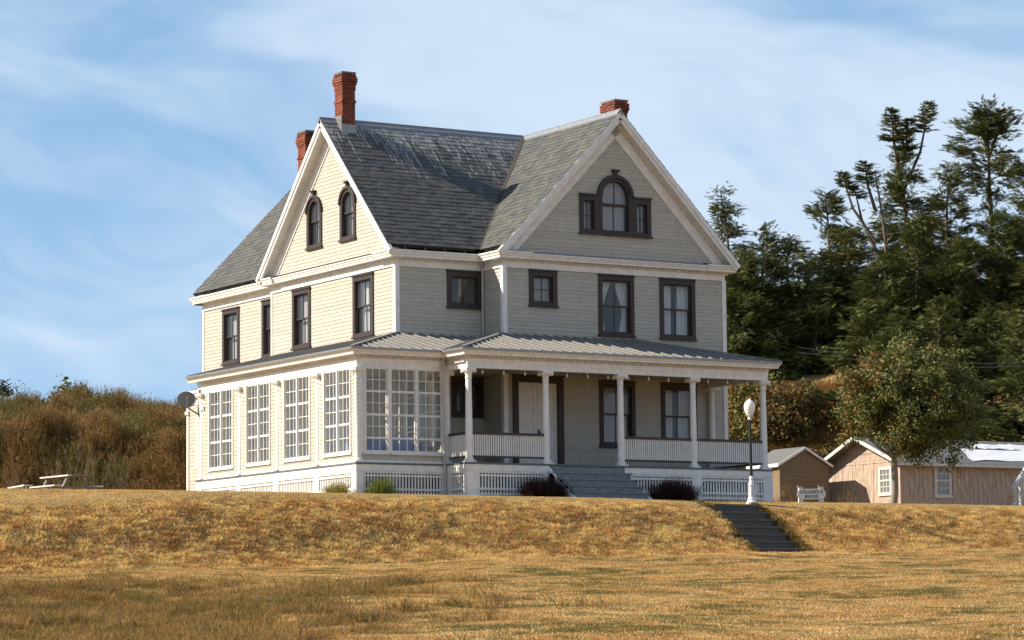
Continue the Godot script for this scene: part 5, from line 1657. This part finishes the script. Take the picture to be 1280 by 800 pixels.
func sign_board() -> void:
	var p := at(1017, 629, 77.5)
	p.y = ground_y(p.x, p.z)
	var t := thing("sign", "low white rounded sign board lettered for the house between two short posts", "sign", p, -0.45)
	for s: float in [-1.0, 1.0]:
		var q := bld()
		q.box(Vector3(s * 0.27 - 0.055, -0.1, -0.055), Vector3(s * 0.27 + 0.055, 0.42, 0.055))
		var post := part("post", q, M.sign_white, t)
		q = bld(); q.box(Vector3(s * 0.27 - 0.075, 0.42, -0.075), Vector3(s * 0.27 + 0.075, 0.46, 0.075))
		part("cap", q, M.wood_grey, post)
	var b := bld()
	var prof := []
	for i in 20:
		var a := TAU * i / 20
		prof.append(Vector2(cos(a) * 0.14 + (0.235 if cos(a) > 0 else -0.235), 0.24 + sin(a) * 0.14))
	for i in 20:
		var a: Vector2 = prof[i]
		var c: Vector2 = prof[(i + 1) % 20]
		b.tri(Vector3(0, 0.24, 0.085), Vector3(a.x, a.y, 0.085), Vector3(c.x, c.y, 0.085))
		b.tri(Vector3(0, 0.24, 0.058), Vector3(c.x, c.y, 0.058), Vector3(a.x, a.y, 0.058))
		b.quad(Vector3(a.x, a.y, 0.058), Vector3(c.x, c.y, 0.058), Vector3(c.x, c.y, 0.085), Vector3(a.x, a.y, 0.085))
	var bd := part("board", b, M.sign_white, t)
	var f := SystemFont.new()
	f.font_names = PackedStringArray(["Droid Serif"])
	f.font_weight = 700
	for e in [["COLONEL'S", 0.29], ["HOUSE", 0.175]]:
		var tm := TextMesh.new()
		tm.text = e[0]; tm.font = f; tm.font_size = 32; tm.pixel_size = 0.0032; tm.depth = 0.006
		var o := part("lettering", tm, M.sign_ink, bd)
		o.position = Vector3(0, e[1], 0.089)

func picnic_table(label: String, p: Vector3, turn: float, bench_only := false) -> void:
	p.y = ground_y(p.x, p.z)
	var t := thing("picnic_bench" if bench_only else "picnic_table", label, "bench" if bench_only else "picnic table", p, turn)
	var L := 0.85
	if not bench_only:
		for i in 5: boxpart("top_plank", Transform3D(), Vector3(-L, 0.72, -0.36 + i * 0.145), Vector3(L, 0.76, -0.23 + i * 0.145), M.wood_grey if i else M.bench_white, t)
	for s in ([-1.0, 1.0] if not bench_only else [0.0]):
		boxpart("seat_plank", Transform3D(), Vector3(-L, 0.42, s * 0.68 - 0.13), Vector3(L, 0.46, s * 0.68 + 0.13), M.bench_white, t)
	for e in [-0.6, 0.6]:
		var q := bld()
		if bench_only:
			q.bar(Vector3(e, -0.05, -0.10), Vector3(e, 0.42, -0.06), 0.03, 0.05, Vector3.RIGHT); q.bar(Vector3(e, -0.05, 0.10), Vector3(e, 0.42, 0.06), 0.03, 0.05, Vector3.RIGHT)
		else:
			q.bar(Vector3(e, -0.05, -0.62), Vector3(e, 0.72, -0.22), 0.03, 0.05, Vector3.RIGHT); q.bar(Vector3(e, -0.05, 0.62), Vector3(e, 0.72, 0.22), 0.03, 0.05, Vector3.RIGHT)
			q.box(Vector3(e - 0.05, 0.33, -0.80), Vector3(e - 0.02, 0.42, 0.80))
		part("leg", q, M.wood_grey, t)

func small_things() -> void:
	lamp_post()
	sign_board()
	picnic_table("weathered picnic table with white plank edge before the brushy hill", at(84, 612, 87.5), PI * 0.5 + 0.1)
	picnic_table("white plank bench tilted at the far left of the lawn", at(28, 612, 87), PI * 0.5 - 0.1, true)
	picnic_table("small grey bench between picnic table and house", at(142, 612, 91), PI * 0.4, true)
	# satellite dish on the rear corner of the sunroom
	var c := Vector3(-5.68, 2.27, -8.05)
	var t := thing("satellite_dish", "dark grey satellite dish fixed to the sunroom's rear corner", "satellite dish", c)
	t.basis = Basis.looking_at(Vector3(0.35, -0.30, -0.9), Vector3.UP)
	var q := bld()
	var prof := [Vector2(0.0, 0.0)]
	for i in 7: prof.append(Vector2(0.045 * (i + 1) * 0.86, 0.0016 * pow(i + 1, 2) * 0.9))
	q.xf = Transform3D(Basis(Vector3.RIGHT, PI * 0.5) * Basis.from_scale(Vector3(1.0, 1.0, 0.92)), Vector3.ZERO)
	q.lathe(prof, 24, Vector3.ZERO); q.lathe([Vector2(0.27, 0.07), Vector2(0.275, 0.078), Vector2(0.27, 0.085)], 24, Vector3.ZERO)
	part("reflector", q, M.dish_grey, t)
	q = bld(); q.tube(Vector3(0.0, -0.24, 0.07), Vector3(0.0, -0.06, 0.40), 0.012, 0.012, 6); q.box(Vector3(-0.03, -0.10, 0.38), Vector3(0.03, -0.03, 0.46))
	part("feed_arm", q, M.dish_grey, t)
	q = bld(); q.tube(Vector3(0, 0, -0.02), Vector3(-0.05, -0.10, -0.14), 0.025, 0.025, 8)
	var e0 := Vector3(-0.05, -0.10, -0.14)
	var e1 := t.transform.affine_inverse() * Vector3(-5.42, c.y - 0.42, -7.75)
	q.tube(e0, e1, 0.02, 0.02, 8)
	part("mount", q, M.black_metal, t)
	# planting along the porch
	var red := [Color(0.045, 0.018, 0.020), Color(0.030, 0.016, 0.016), Color(0.06, 0.022, 0.02)]
	shrub("burgundy_shrub", "dark burgundy shrub left of the front stairs", "shrub", Vector3(-0.85, GY, 3.40), 0.95, 0.48, 0.45, 520, red, twig_mesh, 0.34, "dark shrubs flanking the stairs")
	shrub("burgundy_shrub", "dark burgundy shrub right of the front stairs", "shrub", Vector3(3.0, GY - 0.02, 3.70), 0.98, 0.52, 0.45, 560, red, twig_mesh, 0.34, "dark shrubs flanking the stairs")
	shrub("border_plant", "yellow-flowered plant at the sunroom's side by the corner", "plant", Vector3(-5.85, GY, 1.35), 0.30, 0.42, 0.45, 200, [Color(0.36, 0.26, 0.03), Color(0.20, 0.20, 0.04), Color(0.30, 0.20, 0.03)], twig_mesh, 0.30)
	shrub("border_plant", "light green spiky plant in front of the sunroom lattice", "plant", Vector3(-4.95, GY, 2.05), 0.38, 0.46, 0.26, 230, [Color(0.16, 0.20, 0.04), Color(0.11, 0.15, 0.03), Color(0.22, 0.23, 0.05)], twig_mesh, 0.34)
	# weeds by the shed
	for e in [[985, 618, 98, "dry weeds at the foot of the brown shed"], [1065, 618, 100, "dry weeds at the foot of the barn's sunlit end"]]:
		var p := at(e[0], e[1], e[2])
		p.y = ground_y(p.x, p.z)
		shrub("weed_clump", e[3], "weeds", p, 0.9, 1.25, 0.4, 46, [Color(0.24, 0.15, 0.06), Color(0.16, 0.11, 0.04)], twig_mesh, 0.5)
	# string of bulbs under the porch beam
	t = thing("string_lights", "string of small bulbs hung under the front porch beam", "string lights", Vector3(0, 2.46, 2.50))
	var x := -2.5
	while x < 6.6:
		q = bld(); q.tube(Vector3(x, 0, 0), Vector3(x + 0.325, -0.03, 0), 0.006, 0.006, 4, false); q.tube(Vector3(x + 0.325, -0.03, 0), Vector3(x + 0.65, 0, 0), 0.006, 0.006, 4, false)
		part("wire", q, M.black_metal, t)
		q = bld(); q.lathe([Vector2(0.012, -0.03), Vector2(0.016, -0.06), Vector2(0.03, -0.10), Vector2(0.02, -0.13), Vector2(0.0, -0.14)], 8, Vector3(x + 0.325, 0, 0))
		part("bulb", q, M.globe, t)
		x += 0.65
	# white stair rail at the right edge
	var p2 := at(1272, 629, 99)
	p2.y = ground_y(p2.x, p2.z)
	t = thing("stair_rail", "white wooden stair rail at the photograph's right edge", "railing", p2, 0.2)
	q = bld()
	var hr: float = at(1272, 608, 99).y - p2.y
	for i in 4: q.box(Vector3(i * 0.3 - 0.045, -0.1, -0.045), Vector3(i * 0.3 + 0.045, hr + i * 0.28, 0.045))
	part("posts", q, M.bench_white, t)
	q = bld(); q.bar(Vector3(-0.12, hr - 0.10, 0), Vector3(1.2, hr + 1.14, 0), 0.07, 0.05)
	part("handrail", q, M.bench_white, t)
	q = bld(); q.tube(Vector3(0, -0.1, 0), Vector3(0, 1.75, 0), 0.02, 0.02, 6); q.tube(Vector3(0, 1.75, 0), Vector3(0.25, 1.80, 0), 0.02, 0.02, 6)
	var sp := at(1263, 622, 99)
	t = thing("standpipe", "thin rust-red pipe bent over beside the white rail", "pipe", Vector3(sp.x, at(1263, 622, 99).y - 1.75, sp.z))
	part("tube", q, M.copper, t)
	# overhead wires before the trees
	for k in 2:
		var a := at(1000, 434 + k * 6, 119)
		var b := at(1420, 442 + k * 4, 112)
		t = thing("overhead_wire", ["upper overhead wire crossing before the conifers", "lower overhead wire crossing before the conifers"][k], "wire", a, 0.0, "overhead wires")
		q = bld()
		for i in 12:
			var f0 := i / 12.0
			var f1 := (i + 1) / 12.0
			q.tube((b - a) * f0 + Vector3(0, -0.5 * sin(f0 * PI), 0), (b - a) * f1 + Vector3(0, -0.5 * sin(f1 * PI), 0), 0.012, 0.012, 5, false)
		part("cable", q, M.black_metal, t)
	# furniture glimpsed in the sunroom
	t = thing("sofa", "blue sofa behind the sunroom's front glass", "sofa", Vector3(-4.3, 0, 0.95))
	q = bld(); q.box(Vector3(-0.85, 0.08, -0.35), Vector3(0.85, 0.40, 0.30))
	part("seat", q, M.fabric_blue, t)
	q = bld(); q.box(Vector3(-0.85, 0.10, 0.30), Vector3(0.85, 0.72, 0.48))
	part("backrest", q, M.fabric_blue, t)
	for s in [-0.95, 0.85]:
		q = bld(); q.box(Vector3(s, 0.08, -0.35), Vector3(s + 0.10, 0.55, 0.46))
		part("armrest", q, M.fabric_blue, t)

# ---------- sky
func sky_at(az: float, el: float, f: FastNoiseLite, g: FastNoiseLite) -> Color:
	var up := clampf(el / (PI * 0.5), 0.0, 1.0)
	var base := Color(0.235, 0.395, 0.565).lerp(Color(0.015, 0.05, 0.16), pow(up, 0.5))
	base = base.lerp(Color(0.36, 0.43, 0.52), exp(-maxf(el, 0.0) * 26.0) * 0.55)
	# thin high cloud drawn out sideways, in wisps that fall away slowly
	var x := az * 57.3
	var y := el * 57.3
	var wx := x + 3.0 * g.get_noise_2d(x * 0.06, y * 0.12)
	var wy := y + 0.22 * x + 1.6 * g.get_noise_2d(x * 0.10 + 40.0, y * 0.22)
	var broad := g.get_noise_2d(x * 0.055 + 11.0, y * 0.13 + 5.0)
	var streak := f.get_noise_2d(wx * 0.10, wy * 0.42)
	var fine := f.get_noise_2d(wx * 0.34 + 70.0, wy * 1.5)
	var cover := clampf(0.62 + 0.66 * broad + 0.50 * streak + 0.16 * fine, 0.0, 1.0)
	cover = cover * cover * (3 - 2 * cover) * lerpf(0.97, 0.15, pow(up, 0.5))
	return base.lerp(Color(0.43, 0.485, 0.555), cover)

func build_sky() -> Sky:
	var w := 4096
	var hgt := 2048
	var im := Image.create(w, hgt, false, Image.FORMAT_RGBF)
	im.fill(Color(0.22, 0.20, 0.16))
	var f := FastNoiseLite.new()
	f.seed = 5; f.frequency = 1.0; f.fractal_octaves = 5; f.fractal_gain = 0.55
	var g := FastNoiseLite.new()
	g.seed = 3; g.frequency = 1.0; g.fractal_octaves = 3
	var j := 0
	while j < hgt / 2 + 12:
		var el := (0.5 - (j + 0.5) / hgt) * PI
		var k := 1 if el < 0.4 else 8
		var i := 0
		while i < w:
			var c := sky_at(((i + k * 0.5) / w - 0.5) * TAU, el, f, g)
			if k == 1: im.set_pixel(i, j, c)
			else: im.fill_rect(Rect2i(i, j, k, k), c)
			i += k
		j += k
	var m := PanoramaSkyMaterial.new()
	m.panorama = ImageTexture.create_from_image(im)
	var s := Sky.new()
	s.sky_material = m
	return s

func _ready() -> void:
	rng.seed = 20240611
	var cam := Camera3D.new()
	cam.name = "camera"
	cam.fov = 12.1175; cam.near = 0.5; cam.far = 2000.0
	cam.transform = Transform3D(Basis(RGT, UPV, -FWD).orthonormalized(), CAM)
	cam.current = true
	add_child(cam)
	var we := WorldEnvironment.new()
	we.name = "environment"
	var env := Environment.new()
	env.background_mode = Environment.BG_SKY
	env.sky = build_sky()
	env.tonemap_mode = Environment.TONE_MAPPER_LINEAR
	env.tonemap_exposure = 1.85
	env.background_energy_multiplier = 1.0
	env.sdfgi_enabled = true; env.ssao_enabled = true; env.ssil_enabled = true
	we.environment = env
	add_child(we)
	var sun := DirectionalLight3D.new()
	sun.name = "sun"
	sun.light_color = Color(1.0, 0.955, 0.875); sun.light_energy = 1.6; sun.light_angular_distance = 0.5
	sun.shadow_enabled = true
	sun.basis = Basis.looking_at(-Vector3(-0.725, 0.568, -0.39).normalized(), Vector3.UP)
	add_child(sun)
	materials()
	make_foliage()
	build_ground()
	print("ground")
	build_house()
	print("house")
	build_steps()
	shed()
	barn()
	forest()
	print("forest")
	broadleaf()
	left_hill()
	print("hill")
	small_things()
	scatter_grass()
	print("grass")
